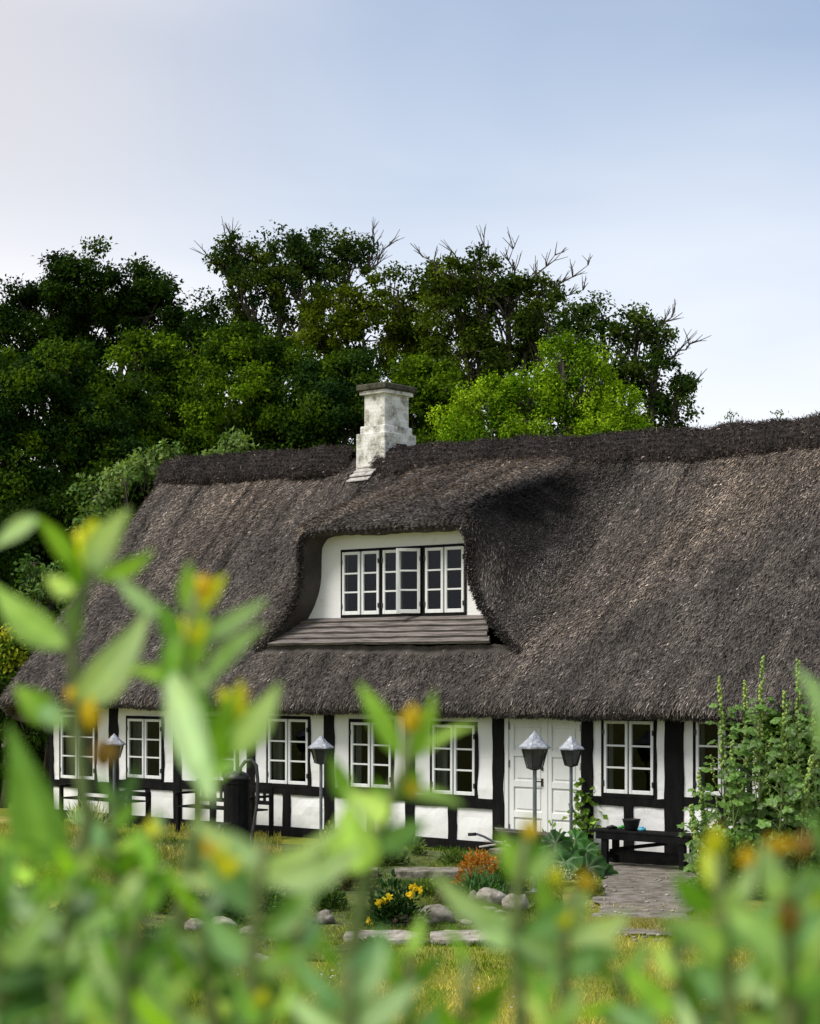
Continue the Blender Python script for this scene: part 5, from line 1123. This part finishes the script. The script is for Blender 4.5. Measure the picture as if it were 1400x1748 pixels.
shoot('hedge shoot arching over the pump with a long pale leaf', .85, [(450, 1440), (440, 1520), (430, 1640), (430, 1748)],
      [(300, 1500, 590, 1395, 60, PL, .02, .2, .12), (450, 1470, 330, 1400, 60, PB, .0, .2), (455, 1500, 620, 1440, 70, PL, -.02, .1, .1), (440, 1560, 340, 1460, 70, BL, 0, .2), (450, 1600, 540, 1500, 70, G2), (430, 1640, 350, 1560, 70, BL), (440, 1660, 530, 1620, 60, PB)], [(385, 1475, 44, YL_), (360, 1450, 26, OR)], .004)
shoot('hedge shoot with yellow orange tip below the lamp pair', .95, [(900, 1430), (885, 1500), (880, 1600), (890, 1748)],
      [(890, 1500, 905, 1395, 64, G2, 0, .2), (885, 1510, 850, 1420, 44, G1, 0, .2), (900, 1500, 950, 1445, 40, PB, 0, .3), (880, 1580, 740, 1490, 54, PL, -.02, .2, -.1), (890, 1600, 990, 1520, 60, BL), (880, 1620, 800, 1560, 60, PB), (885, 1650, 960, 1600, 60, G2)], [(903, 1418, 28, OR)], .004)
shoot('hedge shoot with a bright yellow bud below the garden path', .95, [(985, 1520), (965, 1580), (960, 1660), (970, 1748)],
      [(960, 1600, 920, 1480, 50, G1), (965, 1600, 1075, 1560, 70, PL, 0, .2, .08), (955, 1640, 870, 1600, 60, PB), (965, 1660, 1060, 1620, 60, BL), (960, 1590, 1010, 1500, 40, PB)], [(962, 1568, 34, YL_), (1000, 1510, 30, OR), (950, 1500, 24, YL_)], .004)
shoot('hedge shoot with golden leaves at the lower right', .85, [(1225, 1450), (1230, 1530), (1240, 1640), (1250, 1748)],
      [(1225, 1520, 1215, 1420, 56, (.45, .55, .03)), (1220, 1560, 1150, 1490, 60, G2), (1235, 1560, 1290, 1470, 50, PL), (1240, 1620, 1330, 1540, 70, BL), (1235, 1640, 1130, 1570, 70, PB), (1245, 1700, 1160, 1650, 70, BL), (1245, 1690, 1340, 1640, 70, PB)], [(1222, 1440, 34, YL_), (1275, 1470, 30, OR)], .004)
shoot('hedge shoot with a brown orange tip at the right', .8, [(1325, 1440), (1340, 1540), (1350, 1640), (1350, 1748)],
      [(1335, 1540, 1300, 1440, 60, PB), (1340, 1540, 1400, 1480, 60, G2), (1345, 1620, 1420, 1540, 80, BL), (1340, 1640, 1240, 1560, 80, PB), (1350, 1700, 1430, 1660, 80, BL), (1340, 1600, 1380, 1480, 50, PB)], [(1330, 1440, 40, OR), (1370, 1450, 30, BRN), (1345, 1570, 50, BRN)], .004)
shoot('hedge shoot rising at the right edge before the thatch', 1.0, [(1412, 1200), (1420, 1400), (1415, 1600), (1410, 1748)],
      [(1412, 1260, 1358, 1140, 50, PB, 0, .4), (1415, 1300, 1430, 1160, 60, PB), (1415, 1480, 1385, 1380, 50, G2, .02, .8)], [], .003)
def filler(px, top, d, label, seed, dark=.3, n=None, warm=.3):
    random.seed(seed); st = []; y = top; x = px; ln = random.uniform(-.12, .12)
    while y < 1800: st.append((x, y)); y += 70; x -= ln * 70 + random.uniform(-6, 6)
    lv = []; bd = []; yy = top + 25; sc_ = 1.0 / d; k = 0
    while yy < 1800:
        f = min(1, (yy - top) / 200); xx = px - ln * (yy - top)
        for sg in ((-1, 1) if k % 2 == 0 else (1, -1)):
            if random.random() < .08: continue
            L = random.uniform(85, 150) * (.55 + .5 * f) * sc_; an = R(random.uniform(15, 60)) * (.6 + .6 * f)
            if random.random() < .2: an = R(random.uniform(80, 120))
            c = random.choice([PL, PB, PB, G1, G2, BL] if random.random() > dark * 1.25 else [DKG, DKG, BL, G2])
            lv.append((xx, yy + random.uniform(-10, 10), xx + sg * L * math.sin(an), yy - L * math.cos(an), random.uniform(38, 58) * (.6 + .5 * f) * sc_, c, random.uniform(-.08, .05), random.uniform(-.9, .9)))
        yy += random.uniform(36, 58) * sc_; k += 1
    if random.random() < warm: bd.append((px + random.uniform(-8, 8), top, random.uniform(18, 30) * sc_, random.choice([YL_, YL_, OR, BRN])))
    shoot(label, d, st, lv, bd, .0038)
FL = [(590, 1640, .8, 'pale hedge shoot between the pink stone and the bottom edge', .2), (930, 1690, .85, 'pale hedge shoot on the lawn right of the bottom middle', .2), (1060, 1650, .95, 'hedge shoot at the bottom straight below the path', .3), (60, 1440, 1.1, 'hedge shoot before the rough grass at the left', .4), (160, 1600, .95, 'pale hedge shoot near the bottom left corner', .2), (400, 1620, 1.0, 'hedge shoot before the large pale stone', .2), (1340, 1660, .85, 'pale hedge shoot near the bottom right corner', .2), (35, 1560, .95, 'leafy hedge shoot in the bottom left corner', .5), (-20, 1400, .9, 'hedge shoot cut off by the left edge', .5), (190, 1350, 1.05, 'olive hedge shoot under the orange brown bud', .45), (255, 1420, .95, 'broad leaved hedge shoot left of the bottom middle', .3), (120, 1480, .9, 'big pale hedge shoot low at the left', .4),
      (215, 1580, .85, 'very close hedge shoot at the bottom left', .4), (345, 1540, .9, 'very close hedge shoot left of the big stone', .4), (500, 1590, .9, 'hedge shoot at the bottom between the stones and the lawn', .5),
      (700, 1620, .95, 'dark leaved hedge shoot below the pink stone', .5), (800, 1640, .9, 'hedge shoot below the stone pile', .3), (1150, 1600, .9, 'hedge shoot leaning at the lower edge of the path', .3),
      (1290, 1590, .85, 'blurred broad hedge shoot in the lower right corner', .4), (1385, 1540, .85, 'hedge shoot in the bottom right corner', .4), (100, 1690, .8, 'closest dark hedge shoot at the bottom left', .7), (300, 1700, .8, 'closest pale hedge shoot at the bottom left', .3), (450, 1710, .85, 'closest hedge shoot at the bottom middle', .6), (1190, 1720, .85, 'lowest hedge shoot at the bottom right', .5)]
for i, (px, top, d, lab, dk) in enumerate(FL): filler(px, top, d, lab, 100 + i, dk)
